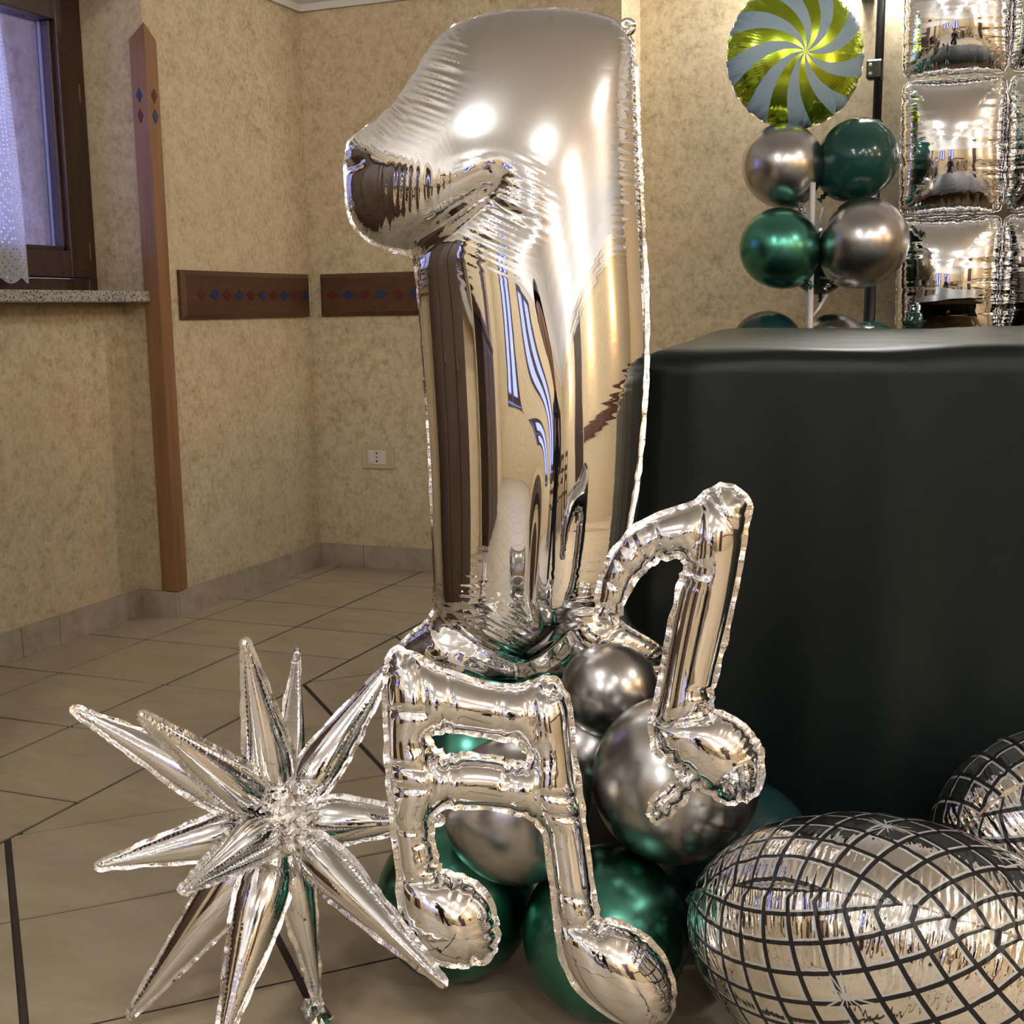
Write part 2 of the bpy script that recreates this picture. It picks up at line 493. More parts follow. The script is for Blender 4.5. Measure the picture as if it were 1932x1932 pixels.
# vaulted ceiling springing from the moulding
cv = []
n = 8
for i in range(n + 1):
    a = PI / 2 * i / n
    ins = 0.75 * (1 - math.cos(a)); z = ZC + 0.10 + (ZV - ZC - 0.10) * math.sin(a)
    cv.append([(XL + ins, YF + ins, z), (XR - ins, YF + ins, z), (XR - ins, YB - ins, z), (XL + ins, YB - ins, z)])
V = [p for r in cv for p in r]; F = []
for i in range(n):
    for k in range(4):
        F.append((i * 4 + k, i * 4 + (k + 1) % 4, (i + 1) * 4 + (k + 1) % 4, (i + 1) * 4 + k))
F.append((n * 4, n * 4 + 1, n * 4 + 2, n * 4 + 3))
V += [(XS, YB, ZC + 0.10), (XR, YB, ZC + 0.10), (XR, YB2, ZC + 0.10), (XS, YB2, ZC + 0.10)]
k = len(V) - 4
F.append((k, k + 1, k + 2, k + 3))
ce = struct(mesh_obj('ceiling', V, F, CEIL))
# moulding
prof = [(0.0, 0.0), (0.012, 0.0), (0.014, 0.022), (0.030, 0.030), (0.034, 0.055), (0.060, 0.075), (0.064, 0.098), (0.075, 0.10), (0.0, 0.10)]
def moulding(name, pts):          # pts along the wall with inward offset direction per point (mitred)
    V, F = [], []
    n = len(prof)
    for (x, y, dx, dy) in pts:
        for o, z in prof: V.append((x + dx * o, y + dy * o, ZC + z))
    for i in range(len(pts) - 1):
        for k in range(n):
            F.append((i * n + k, i * n + (k + 1) % n, (i + 1) * n + (k + 1) % n, (i + 1) * n + k))
    return struct(mesh_obj(name, V, F, PLASTER))
moulding('trim_1', [(XL, YF, 1, 1), (XL, YB, 1, -1), (XS, YB, 1, -1), (XS, YB2, 1, -1), (XR, YB2, -1, -1), (XR, YF, -1, 1), (XL, YF, 1, 1)])
# skirting tiles
HB, TB = 0.078, 0.011
def skirting(name, p, q, joints, out):
    p, q, out = Vector((*p, 0)), Vector((*q, 0)), Vector((*out, 0))
    L = (q - p).length; u = (q - p).normalized()
    root = struct(empty(name, (p + q) / 2))
    js = [0] + list(joints) + [L]
    for a, b in zip(js[:-1], js[1:]):
        c0 = p + u * (a + 0.0012); c1 = p + u * (b - 0.0012)
        pl = [c0, c1, c1 + out * TB, c0 + out * TB]
        P = [((w - root.location).x, (w - root.location).y) for w in pl]
        if area(P) < 0: P = P[::-1]
        prism('skirting_tile', P, 0.0, HB, BASE, root)
    return root
skirting('baseboard_left', (XN, 0.4), (XN, YP), [0.1, 0.443, 0.786, 1.129, 1.472, 1.815, 2.158, 2.30], (1, 0))
skirting('baseboard_left', (XN + TB, YP), (XL + TB, YP), [], (0, -1))
skirting('baseboard_left', (XL, YP), (XL, YB), [0.34], (1, 0))
skirting('baseboard_back', (XL + TB, YB), (XS, YB), [0.165, 0.508, 0.851], (0, -1))
skirting('baseboard_back', (XS, YB2), (XR, YB2), [0.343 * k for k in range(1, 13)], (0, -1))

# corner post
pr = 0.036; th = 0.016; zt, zs = 1.679, 1.638
root = empty('corner_post', (XL, YP, HB))
def leg(name, du, dn):           # leg runs along du from the outer corner, dn is its outward normal
    o = Vector((XL, YP, 0)); du = Vector((*du, 0)); dn = Vector((*dn, 0)); dj = Vector((1, -1, 0)) * th
    a = o + dj; b = o + du * pr + dn * th; c = o + du * pr; d = o
    V = []
    for p, zz in ((a, zt), (b, zs), (c, zs), (d, zt)):
        V.append(p + Vector((0, 0, HB + 0.004)) - root.location); V.append(p + Vector((0, 0, zz)) - root.location)
    F = [(0, 2, 3, 1), (2, 4, 5, 3), (4, 6, 7, 5), (6, 0, 1, 7), (1, 3, 5, 7), (0, 6, 4, 2)]
    return mesh_obj(name, V, F, POSTW, root)
leg('post_face', (-1, 0), (0, -1)); leg('post_face', (0, 1), (1, 0))
def diamond(name, c, u, v, n, w, h, mat, parent, off):
    c = Vector(c); u = Vector(u); v = Vector(v); n = Vector(n)
    q = [c + u * w, c + v * h, c - u * w, c - v * h]
    V = [p + n * 0.0018 - off for p in q] + [p - n * 0.004 - off for p in q]
    F = [(0, 1, 2, 3), (0, 4, 5, 1), (1, 5, 6, 2), (2, 6, 7, 3), (3, 7, 4, 0)]
    return mesh_obj(name, V, F, mat, parent)
for z, ma, mb in ((1.487, INBLUE, INRED), (1.432, INRED, INBLUE)):
    diamond('diamond_inlay', (XL - 0.012, YP - th, z), (1, 0, 0), (0, 0, 1), (0, -1, 0), 0.0095, 0.0195, ma, root, root.location)
    diamond('diamond_inlay', (XL + th, YP + 0.012, z), (0, -1, 0), (0, 0, 1), (1, 0, 0), 0.0125, 0.0195, mb, root, root.location)
tag(root, 'slim honey wood corner post with pointed top and diamond inlays', 'post')

# chair-rail panels with diamonds
def rail_panel(name, o, u, n, L, z0, z1, first, step, cnt, label, start='r'):
    o = Vector(o); u = Vector(u); n = Vector(n); zv = Vector((0, 0, 1))
    root = empty(name, o)
    H = z1 - z0; t = 0.020; b = 0.014
    def P(a, z, d): return u * a + zv * z + n * d
    V = [P(0, 0, 0), P(L, 0, 0), P(L, H, 0), P(0, H, 0), P(0, 0, t * .55), P(L, 0, t * .55), P(L, H, t * .55), P(0, H, t * .55),
         P(b, b, t), P(L - b, b, t), P(L - b, H - b, t), P(b, H - b, t)]
    F = [(0, 1, 5, 4), (1, 2, 6, 5), (2, 3, 7, 6), (3, 0, 4, 7), (4, 5, 9, 8), (5, 6, 10, 9), (6, 7, 11, 10), (7, 4, 8, 11), (8, 9, 10, 11)]
    mesh_obj('board', V, F, PANELW, root)
    for k in range(cnt):
        ma = INRED if (k % 2 == 0) else INBLUE
        a = first + step * k
        diamond('diamond_inlay', o + P(a, H / 2, t), u, (0, 0, 1), n, 0.0245, 0.0155 if True else 0, ma, root, o)
    return tag(root, label, 'wall panel', 'diamond-inlaid wood wall panels')
rail_panel('wall_panel', (XL, 3.153, 0.871), (0, 1, 0), (1, 0, 0), 0.717, 0.871, 1.013, 0.088, 0.0655, 10, 'dark wood wall panel with diamond inlays beside the corner post')
rail_panel('wall_panel', (-2.273, YB, 0.871), (1, 0, 0), (0, -1, 0), 1.0, 0.871, 1.013, 0.048, 0.063, 15, 'dark wood wall panel with diamond inlays partly behind the giant silver one')

# socket
root = empty('wall_socket', (-2.0785, YB, 0.39))
bm = bmesh.new(); add_box(bm, (-0.061, -0.009, -0.041), (0.061, 0, 0.041), 0.003); bm_obj('cover_plate', bm, IVORY, root)
bm = bmesh.new(); add_box(bm, (-0.034, -0.0115, -0.0245), (-0.0115, -0.006, 0.0245), 0.001); bm_obj('blank_module', bm, WHITEP, root)
bm = bmesh.new(); add_box(bm, (-0.0112, -0.0115, -0.0245), (0.0112, -0.006, 0.0245), 0.001); mod = bm_obj('socket_module', bm, WHITEP, root)
bm = bmesh.new(); add_box(bm, (0.0115, -0.0115, -0.0245), (0.034, -0.006, 0.0245), 0.001); bm_obj('blank_module', bm, WHITEP, root)
for z in (-0.0135, 0, 0.0135):
    lathe('pin_hole', [(0.0028, 0.0), (0.0028, 0.001)], HOLE, mod, 10, Matrix.Translation((0, -0.0116, z)) @ Matrix.Rotation(PI / 2, 4, 'X') @ Matrix.Diagonal((1, 1.5 if z else 1.0, 1, 1)))
tag(root, 'white three-pin wall socket with ivory cover plate low on the back wall', 'socket')

# windows --------------------------------------------------------
def window(name, O, u, n, W, z0, z1, sashes=2):
    """O: lower corner on the frame's front face, u along the wall, n towards the room."""
    O = Vector(O); u = Vector(u); n = Vector(n)
    root = struct(empty(name, O))
    def bar(nm, a0, a1, b0, b1, d0, d1, mat, par=root):
        c = [u * a + n * d for a in (a0, a1) for d in (d0, d1)]
        lo = Vector((min(p.x for p in c), min(p.y for p in c), b0)); hi = Vector((max(p.x for p in c), max(p.y for p in c), b1))
        return box(nm, lo, hi, mat, par, 0.002)
    H = z1 - z0; f = 0.036
    bar('frame_side', 0, f, 0, H, -0.07, 0, DARKW); bar('frame_side', W - f, W, 0, H, -0.07, 0, DARKW)
    bar('frame_bottom', f, W - f, 0, f, -0.07, 0, DARKW); bar('frame_top', f, W - f, H - f, H, -0.07, 0, DARKW)
    sw = (W - 2 * f) / sashes; s = 0.078
    for k in range(sashes):
        a = f + sw * k + 0.003; b = f + sw * (k + 1) - 0.003
        sa = empty('sash', O); sa.parent = root; sa.location = (0, 0, 0)
        bar('stile', a, a + s, f + .004, H - f - .004, -0.06, 0.012, DARKW, sa); bar('stile', b - s, b, f + .004, H - f - .004, -0.06, 0.012, DARKW, sa)
        bar('rail', a + s, b - s, f + .004, f + s, -0.06, 0.012, DARKW, sa); bar('rail', a + s, b - s, H - f - s, H - f - .004, -0.06, 0.012, DARKW, sa)
        g = 0.012
        for (p0, p1, q0, q1) in ((a + s, a + s + g, f + s, H - f - s), (b - s - g, b - s, f + s, H - f - s), (a + s, b - s, f + s, f + s + g)):
            bar('bead', p0, p1, q0, q1, -0.03, -0.004, DARKW, sa)
            bar('spacer', p0, p1 + (0.004 if p0 == a + s else 0), q0, q1, -0.044, -0.032, CLEARP, sa)
        bar('pane', a + s, b - s, f + s, H - f - s, -0.032, -0.030, GLASS, sa)
        if k == sashes - 1:
            pass
    for zz in (0.09, H * 0.62):
        bar('hinge', W - f - 0.005, W - f + 0.005, zz, zz + 0.05, 0.0, 0.010, CHROMEM)
    return root
CHROMEM = plain('hinge_metal', (0.35, 0.33, 0.31), 0.3, 1.0)
window('window_1', (WX, 1.86, 0.953), (0, 1, 0), (1, 0, 0), YP - 1.86, 0.953, 1.80)
window('window_2', (WX, -0.9, 0.953), (0, 1, 0), (1, 0, 0), 1.2, 0.953, 1.80)
window('window_3', (WX, -3.9, 0.953), (0, 1, 0), (1, 0, 0), 1.2, 0.953, 1.80)
for k, (a, b) in enumerate(WF): window('window_%d' % (4 + k), (b, YF - 0.08, 0.75), (-1, 0, 0), (0, 1, 0), b - a, 0.75, 1.95)
for k, (a, b) in enumerate(BAYS):
    bm = bmesh.new(); add_box(bm, (WX - 0.02, a, 0.921), (-2.337, b, 0.952), 0.003)
    sl = bm_obj('window_sill', bm, GRAN)
    tag(sl, ['speckled granite window sill under the lace curtain', 'granite sill of the middle left-wall window', 'granite sill of the farthest left-wall window'][k], 'window sill')

# lace curtain
def curtain(name, x, y0, y1, z0, z1, label):
    nu, nv = 150, 60
    W = y1 - y0; Lw = W * 1.35
    V, F, UV = [], [], []
    for j in range(nv + 1):
        for i in range(nu + 1):
            a = i / nu; b = j / nv
            z = z0 + (z1 - z0) * b
            y = y1 - W * a - 0.10 * (b) * (1 - a) * 0.35
            fold = 0.014 * math.sin(a * 47 + 0.6 * math.sin(b * 4)) + 0.008 * math.sin(a * 21 + 1.3)
            hem = 0.018 * abs(math.sin(a * Lw / 0.055 * PI)) if j == 0 else 0.0
            if j <= 4: hem = 0.016 * (1 - abs(math.sin(a * Lw / 0.05 * PI))) * (1 - j / 5)
            V.append((x + fold * (1.1 - 0.4 * b), y, z + hem))
            UV.append((a * Lw, z - z0))
    for j in range(nv):
        for i in range(nu):
            F.append((j * (nu + 1) + i, j * (nu + 1) + i + 1, (j + 1) * (nu + 1) + i + 1, (j + 1) * (nu + 1) + i))
    o = mesh_obj(name, V, F, LACE, None, True)
    uvl = o.data.uv_layers.new(name='UVMap')
    for l in o.data.loops: uvl.data[l.index].uv = UV[l.vertex_index]
    return tag(o, label, 'curtain')
curtain('lace_curtain', -2.495, 1.95, 2.735, 0.972, 1.79, 'white crocheted lace curtain with scalloped hem in the window')

# ------------------------------------------------------------------ foil balloons
def chaikin(P, it=2):
    P = np.asarray(P, float)
    for _ in range(it):
        Q = np.roll(P, -1, 0)
        P = np.stack([0.75 * P + 0.25 * Q, 0.25 * P + 0.75 * Q], 1).reshape(-1, 2)
    return P
def resample(P, step):
    P = np.asarray(P, float); Q = np.vstack([P, P[:1]])
    d = np.hypot(*np.diff(Q, axis=0).T); s = np.concatenate([[0], np.cumsum(d)])
    n = max(12, int(round(s[-1] / step)))
    t = np.arange(n) * s[-1] / n
    return np.stack([np.interp(t, s, Q[:, 0]), np.interp(t, s, Q[:, 1])], 1), s[-1]
def sarea(P): return 0.5 * np.sum(P[:, 0] * np.roll(P[:, 1], -1) - np.roll(P[:, 0], -1) * P[:, 1])
def inside(Q, loops):
    c = np.zeros(len(Q), bool)
    x, y = Q[:, 0], Q[:, 1]
    for P in loops:
        x1, y1 = P[:, 0], P[:, 1]; x2, y2 = np.roll(x1, -1), np.roll(y1, -1)
        for k in range(len(P)):
            if y1[k] == y2[k]: continue
            m_ = (y1[k] > y) != (y2[k] > y)
            if m_.any():
                c[m_] ^= x[m_] < (x2[k] - x1[k]) * (y[m_] - y1[k]) / (y2[k] - y1[k]) + x1[k]
    return c
def snoise(s, lam, seed):
    r = np.random.default_rng(seed); o = np.zeros_like(s)
    for k in range(5):
        o += np.sin(2 * PI * s / lam * (0.35 + 0.32 * k) + r.uniform(0, 6.28)) / 2.2
    return o

def foil(name, loops, h, t, mat, root, lam=0.022, A=0.003, D=0.03, amin=0.12, kref=14.0, kmin=0.0, flange=0.008, ruffle=0.0025,
         dents=(), puckers=(), deform=None, seed=1, shell='foil_shell', extra=None, sub=None, fl_tilt=0.0):
    """inflate a flat outline: height = t*sqrt(2u), u solving the membrane equation, then gather it along the seam"""
    L = []
    for k, P in enumerate(loops):
        R_, per = resample(P, h * 0.8)
        a = sarea(R_)
        if (k == 0 and a < 0) or (k > 0 and a > 0): R_ = R_[::-1].copy()
        L.append((R_, per))
    B, Bn, Bs, Bk = [], [], [], []
    off = 0.0
    for R_, per in L:
        T = np.roll(R_, -1, 0) - np.roll(R_, 1, 0); T /= np.linalg.norm(T, axis=1)[:, None]
        N = np.stack([-T[:, 1], T[:, 0]], 1)                    # inward
        w = 6
        Ts = sum(np.roll(T, j, 0) for j in range(-w, w + 1)); Ts /= np.linalg.norm(Ts, axis=1)[:, None]
        dT = np.roll(Ts, -3, 0) - np.roll(Ts, 3, 0)
        kap = np.linalg.norm(dT, axis=1) / (6 * per / len(R_))
        ker = np.hanning(31); ker /= ker.sum()
        kap = np.convolve(np.concatenate([kap[-15:], kap, kap[:15]]), ker, 'valid')
        B.append(R_); Bn.append(N); Bs.append(off + np.arange(len(R_)) * per / len(R_)); Bk.append(kap); off += per + 1.0
    nb = [len(b) for b in B]
    lp = B
    B, Bn, Bs, Bk = np.vstack(B), np.vstack(Bn), np.concatenate(Bs), np.concatenate(Bk)
    kd = kdtree.KDTree(len(B))
    for i, p in enumerate(B): kd.insert((p[0], p[1], 0), i)
    kd.balance()
    pts = []
    for o in (0.16 * h, 0.62 * h):
        pts.append(B + Bn * o)
    lo, hi = B.min(0), B.max(0)
    gx = np.arange(lo[0], hi[0], h); gy = np.arange(lo[1], hi[1], h * 0.866)
    G = np.stack(np.meshgrid(gx, gy), -1); G[1::2, :, 0] += h / 2
    G = G.reshape(-1, 2) + rng.uniform(-0.06, 0.06, (G.size // 2, 2)) * h
    C = np.vstack(pts + [G])
    mind = np.concatenate([np.full(len(B), 0.14 * h), np.full(len(B), 0.57 * h), np.full(len(G), 1.05 * h)])
    ok = inside(C, lp)
    C, mind = C[ok], mind[ok]
    near = [kd.find((p[0], p[1], 0)) for p in C]
    dd = np.array([q[2] for q in near])
    C = C[dd >= mind]
    P = np.vstack([B, C]); NB = len(B)
    edges = []
    o = 0
    for k in nb:
        edges += [(o + i, o + (i + 1) % k) for i in range(k)]; o += k
    res = delaunay_2d_cdt([Vector(p) for p in P], edges, [], 0, 1e-9)
    V2 = np.array([tuple(v) for v in res[0]])
    T = np.array([f for f in res[2] if len(f) == 3])
    if len(V2) != len(P):
        P = V2
    cen = V2[T].mean(1)
    T = T[inside(cen, lp)]
    P = V2
    # orientation
    e1, e2 = P[T[:, 1]] - P[T[:, 0]], P[T[:, 2]] - P[T[:, 0]]
    ar = (e1[:, 0] * e2[:, 1] - e1[:, 1] * e2[:, 0]) / 2
    fl_ = ar < 0; T[fl_] = T[fl_][:, ::-1]; ar = np.abs(ar)
    T, ar = T[ar > 1e-12], ar[ar > 1e-12]
    n = len(P)
    isb = np.zeros(n, bool); isb[:NB] = True
    I, J, W = [], [], []
    for a, b, c in ((0, 1, 2), (1, 2, 0), (2, 0, 1)):
        u_, v_ = P[T[:, a]] - P[T[:, c]], P[T[:, b]] - P[T[:, c]]
        cot = np.sum(u_ * v_, 1) / (2 * ar)
        cot = np.clip(cot, 0.0, 50)
        I.append(T[:, a]); J.append(T[:, b]); W.append(cot / 2)
    I, J, W = np.concatenate(I), np.concatenate(J), np.concatenate(W)
    dia = np.bincount(I, W, n) + np.bincount(J, W, n) + 1e-9
    rhs = np.bincount(T.ravel(), np.repeat(ar / 3, 3), n); rhs[isb] = 0
    def lap(x):
        y = dia * x - np.bincount(I, W * x[J], n) - np.bincount(J, W * x[I], n)
        y[isb] = 0
        return y
    x = np.zeros(n); r = rhs.copy(); z = r / dia; p = z.copy(); rz = r @ z
    for it in range(900):
        q = lap(p); al = rz / (p @ q + 1e-30); x += al * p; r -= al * q
        z = r / dia; rz2 = r @ z
        if rz2 < 1e-9 * rz and rz2 < 1e-16: break
        p = z + (rz2 / rz) * p; rz = rz2
    Z = t * np.sqrt(np.maximum(2 * x, 0)); Z[isb] = 0
    # seam coordinates
    nr = [kd.find((q[0], q[1], 0)) for q in P]
    idx = np.array([q[1] for q in nr]); d = np.array([q[2] for q in nr]); d[isb] = 0
    s = Bs[idx]; kap = Bk[idx]
    amp = np.clip(amin + np.maximum(kap - kmin, 0) / kref, 0, 1.0)
    X3 = np.column_stack([P, Z])
    fn = np.cross(X3[T[:, 1]] - X3[T[:, 0]], X3[T[:, 2]] - X3[T[:, 0]])
    Nn = np.stack([np.bincount(T.ravel(), np.repeat(fn[:, k], 3), n) for k in range(3)], 1)
    Nn[isb, :2] = -Bn[idx[isb]]; Nn[isb, 2] = 0
    Nn /= np.linalg.norm(Nn, axis=1)[:, None] + 1e-12
    def gather(sd):
        ph = 2 * PI * (s / lam + 0.55 * snoise(s, lam * 6, sd))
        pf = 0.5 + 0.5 * np.sin(ph) + 0.18 * np.sin(2.3 * ph + 1.0)
        Dl = D * (1 + 0.45 * snoise(s, lam * 3.1, sd + 5))
        Dl = np.clip(Dl, D * 0.4, D * 1.8)
        return -A * amp * (1 - pf) * np.exp(-(d / Dl) ** 1.4) * (0.75 + 0.5 * (snoise(s, lam * 2.2, sd + 9)))
    wF = gather(seed); wB = gather(seed + 1) * 0.8 + wF * 0.2
    wF[isb] *= 0.55; wB[isb] = wF[isb]
    for (a, b, dep, wid) in dents:
        a, b = np.array(a), np.array(b); ab = b - a
        k = np.clip(((P - a) @ ab) / (ab @ ab), 0, 1)
        ds = np.linalg.norm(P - a - k[:, None] * ab, axis=1)
        wF -= dep * np.exp(-(ds / wid) ** 1.3) * np.minimum(1, Z / (dep * 2 + 1e-6)) * np.sin(PI * np.clip(0.12 + 0.76 * k, 0, 1)) ** 0.6
    for (c, rx, ang, lm, am, asp) in puckers:
        c = np.array(c); q = P - c
        ua = np.array([math.cos(ang), math.sin(ang)]); va = np.array([-ua[1], ua[0]])
        pa, pb = q @ ua, q @ va
        g = np.exp(-((pa / rx) ** 2 + (pb / (rx * asp)) ** 2))
        wF += am * g * np.sin(2 * PI * pa / lm + 2.0 * snoise(pa, lm * 5, seed + 3) + pb / rx)
    XF = X3 + Nn * wF[:, None]
    NBk = Nn * np.array([1, 1, -1]); XB = X3 * np.array([1, 1, -1]) + NBk * wB[:, None]
    zb = ruffle * snoise(Bs, 0.050, seed + 21)
    XF[:NB, 2] = zb * 0.6
    mapb = np.arange(n); ni = n - NB
    mapb[NB:] = n + np.arange(ni)
    Vall = np.vstack([XF, XB[NB:]])
    Tall = np.vstack([T, mapb[T][:, ::-1]])
    if extra: Vall = extra(Vall)
    if deform: Vall = deform(Vall)
    me = bpy.data.meshes.new(shell)
    me.from_pydata(Vall.tolist(), [], Tall.tolist())
    me.polygons.foreach_set('use_smooth', [True] * len(me.polygons))
    rad = np.linalg.norm(P, axis=1) + 1e-9; rmax = np.abs(P).max()
    fk = np.arcsin(np.clip(rad / rmax, 0, 1)) * (2 / PI) * 1.27 * rmax / rad      # position on the flat printed sheet
    for nm, v in (('seam_s', s), ('seam_d', d), ('seam_a', amp), ('flat_x', P[:, 0] * fk), ('flat_y', P[:, 1] * fk)):
        at_ = me.attributes.new(nm, 'FLOAT', 'POINT')
        at_.data.foreach_set('value', np.concatenate([v, v[NB:] + (0.014 if nm == 'flat_x' else 0.0)]).astype(np.float32))
    me.materials.append(mat); me.update()
    o = bpy.data.objects.new(shell, me); COL.objects.link(o); o.parent = root
    # welded seam
    if flange > 0:
        rows = 3; VV, FF = [], []
        rr_ = np.random.default_rng(seed + 77); rz_ = np.repeat(rr_.uniform(-0.8, 0.8, NB // 3 + 1), 3)[:NB]
        k0 = 0
        for c in nb:
            sl = slice(k0, k0 + c)
            b = XF[sl]; N2 = -Bn[sl]; ss = Bs[sl]
            fw = flange * (0.92 + 0.12 * snoise(ss, 0.05, seed + 31))
            base = len(VV)
            for r_ in range(rows):
                q = r_ / (rows - 1)
                pz = b[:, 2] + q * ruffle * (1.1 * snoise(ss, 0.045, seed + 41) + 0.8 * snoise(ss, 0.017, seed + 44) * (0.5 + 0.5 * snoise(ss, 0.11, seed + 45)) + rz_[k0:k0 + c]) + q * flange * (fl_tilt + 0.35 * snoise(ss, 0.4, seed + 47))
                xy = b[:, :2] + N2 * (fw * q - 0.0006)[:, None]
                VV += np.column_stack([xy, pz]).tolist()
            for r_ in range(rows - 1):
                for i in range(c):
                    j = (i + 1) % c
                    FF.append((base + r_ * c + i, base + r_ * c + j, base + (r_ + 1) * c + j, base + (r_ + 1) * c + i))
            k0 += c
        VV = np.array(VV)
        if deform: VV = deform(VV)
        mesh_obj('seam_flange', VV.tolist(), FF, FLANGE, sub if sub is not None else root, True)
    return o

class Plane:
    """a plane in the room with local x right, y up, z towards the room; px() drops a picture point onto it"""
    def __init__(s, px, py, d, yaw=0.0, tilt=0.0, roll=0.0, base=None):
        O = at(px, py, d)
        ez = Vector((-FWD.x, -FWD.y, 0)).normalized()
        ez = Matrix.Rotation(yaw, 3, 'Z') @ ez
        ex = Vector((0, 0, 1)).cross(ez).normalized()
        ez = Matrix.Rotation(tilt, 3, ex) @ ez
        ex = Matrix.Rotation(roll, 3, ez) @ ex
        ey = ez.cross(ex)
        s.M = Matrix((ex, ey, ez)).transposed()
        s.O = O; s.ex, s.ey, s.ez = ex, ey, ez
        if base: s.O = s.hit(*base)
    def hit(s, px, py):
        r = ray(px, py)
        k = (s.O - CAM).dot(s.ez) / r.dot(s.ez)
        return CAM + r * k
    def px(s, px, py):
        w = s.hit(px, py) - s.O
        return (w.dot(s.ex), w.dot(s.ey))
    def mat(s):
        q = s.M.to_4x4(); q.translation = s.O
        return q

# ---- the giant figure one
pl = Plane(985, 640, 1.80, yaw=math.radians(-5), tilt=math.radians(-3), base=(985, 1290))
one = empty('number_balloon', mat=pl.mat())
tag(one, 'giant mirror-silver foil balloon shaped as the figure one', 'balloon')
OUT1 = [(838, 54), (872, 34), (930, 18), (1000, 11), (1080, 11), (1140, 22), (1180, 42), (1193, 70), (1200, 150), (1206, 300), (1212, 420), (1219, 540),
        (1224, 660), (1224, 800), (1221, 900), (1216, 1000), (1206, 1090), (1192, 1140), (1200, 1160), (1240, 1190), (1266, 1220), (1268, 1265), (1250, 1295), (1180, 1312), (1000, 1305),
        (880, 1295), (770, 1278), (738, 1262), (738, 1236), (768, 1204), (808, 1172), (822, 1150), (822, 1080), (818, 1000), (813, 860), (803, 720), (794, 600), (787, 520), (781, 484),
        (764, 474), (735, 470), (700, 455), (670, 432), (656, 400), (651, 360), (650, 320), (648, 285), (658, 260), (692, 236), (730, 206), (764, 160), (794, 112), (818, 74)]
P1 = chaikin([pl.px(*q) for q in OUT1], 2)
q1 = lambda x, y: pl.px(x, y)
s1 = 1.80 / FPX
def bend1(V):
    V = V.copy()
    y0, y1 = q1(985, 1250)[1], q1(985, 420)[1]
    k = np.clip((y1 - V[:, 1]) / (y1 - y0), 0, 1)
    lowk = np.clip((V[:, 1] - q1(985, 1235)[1]) / (q1(985, 1110)[1] - q1(985, 1235)[1]), 0, 1)
    phi = math.radians(50) * k ** 1.3 * (0.2 + 0.8 * lowk)
    xp = 0.0
    q = V[:, 0] - xp
    w = np.clip(q / 0.12, 0, 1); w = w * w * (3 - 2 * w)
    a = phi * w
    m_ = q > 0
    c, s_ = np.cos(a), np.sin(a)
    nx = xp + q * c - V[:, 2] * s_; nz = q * s_ * 0.8 + V[:, 2] * c
    V[m_, 0] = nx[m_]; V[m_, 2] = nz[m_]
    V[:, 2] -= 0.02 * (V[:, 1] / 0.9) ** 2
    return V
foil('one', [P1], 0.0034, 0.80, FOIL1, one, lam=0.0125, A=0.0038, D=0.026, amin=0.03, kref=30, flange=0.0055, ruffle=0.0006, fl_tilt=-0.4, seed=3,
     dents=[(q1(772, 482), q1(950, 372), 0.030, 0.018), (q1(930, 385), q1(992, 440), 0.008, 0.016),
            (q1(822, 1158), q1(900, 1220), 0.030, 0.020), (q1(900, 1220), q1(975, 1255), 0.022, 0.018), (q1(975, 1255), q1(1190, 1145), 0.02, 0.02),
            (q1(650, 318), q1(690, 312), 0.010, 0.008)],
     puckers=[(q1(838, 160), 0.062, math.radians(64), 0.0095, 0.0019, 0.45), (q1(760, 220), 0.045, math.radians(45), 0.0095, 0.0013, 0.45), (q1(960, 420), 0.045, math.radians(62), 0.0095, 0.0018, 0.8),
              (q1(810, 380), 0.045, math.radians(-8), 0.0105, 0.0010, 0.6), (q1(930, 1200), 0.05, math.radians(60), 0.0100, 0.0016, 0.8), (q1(905, 1140), 0.05, math.radians(90), 0.0105, 0.0010, 0.5),
              (q1(1060, 40), 0.05, math.radians(-12), 0.0110, 0.0009, 0.55), (q1(1195, 300), 0.11, math.radians(90), 0.0085, 0.0012, 0.16)],
     deform=bend1)
# hanging tab on the top corner
tb = pl.px(1184, 46)
V, F = tube_data([(tb[0] + 0.007 * math.cos(a), tb[1] + 0.002 + 0.007 * math.sin(a), -0.02) for a in np.linspace(0, 2 * PI, 17)], 0.0055, 8)
mesh_obj('hanging_tab', V, F, FLANGE, one, True)

# ---- beamed notes
pl = Plane(940, 1570, 1.47, yaw=math.radians(4), tilt=math.radians(-9), base=(1000, 1900))
nb_ = empty('beamed_note_balloon', mat=pl.mat())
tag(nb_, 'silver foil balloon of two beamed sixteenth notes in front of the green balloons', 'balloon')
OUT2 = [(732, 1244), (745, 1226), (770, 1226), (792, 1244), (815, 1262), (860, 1274), (905, 1292), (960, 1298), (998, 1296), (1014, 1282), (1045, 1280), (1066, 1300), (1074, 1350), (1080, 1420), (1092, 1500),
        (1105, 1600), (1117, 1690), (1124, 1728), (1140, 1738), (1172, 1742), (1218, 1768), (1250, 1805), (1268, 1852), (1270, 1900), (1252, 1938), (1212, 1945), (1150, 1915), (1098, 1872), (1066, 1822), (1054, 1775), (1054, 1740),
        (1050, 1720), (1044, 1660), (1036, 1600), (1028, 1566), (1010, 1545), (975, 1530), (930, 1520), (860, 1518), (826, 1524), (812, 1540), (812, 1570), (820, 1618), (826, 1640),
        (842, 1650), (876, 1656), (915, 1684), (936, 1730), (938, 1780), (918, 1815), (868, 1822), (810, 1806), (772, 1772), (757, 1722), (757, 1685), (756, 1655), (750, 1600), (741, 1540), (734, 1440), (730, 1340), (728, 1275)]
HOL2 = [(800, 1386), (832, 1376), (880, 1378), (940, 1388), (985, 1402), (1003, 1428), (994, 1446), (935, 1432), (885, 1426), (845, 1430), (815, 1412)]
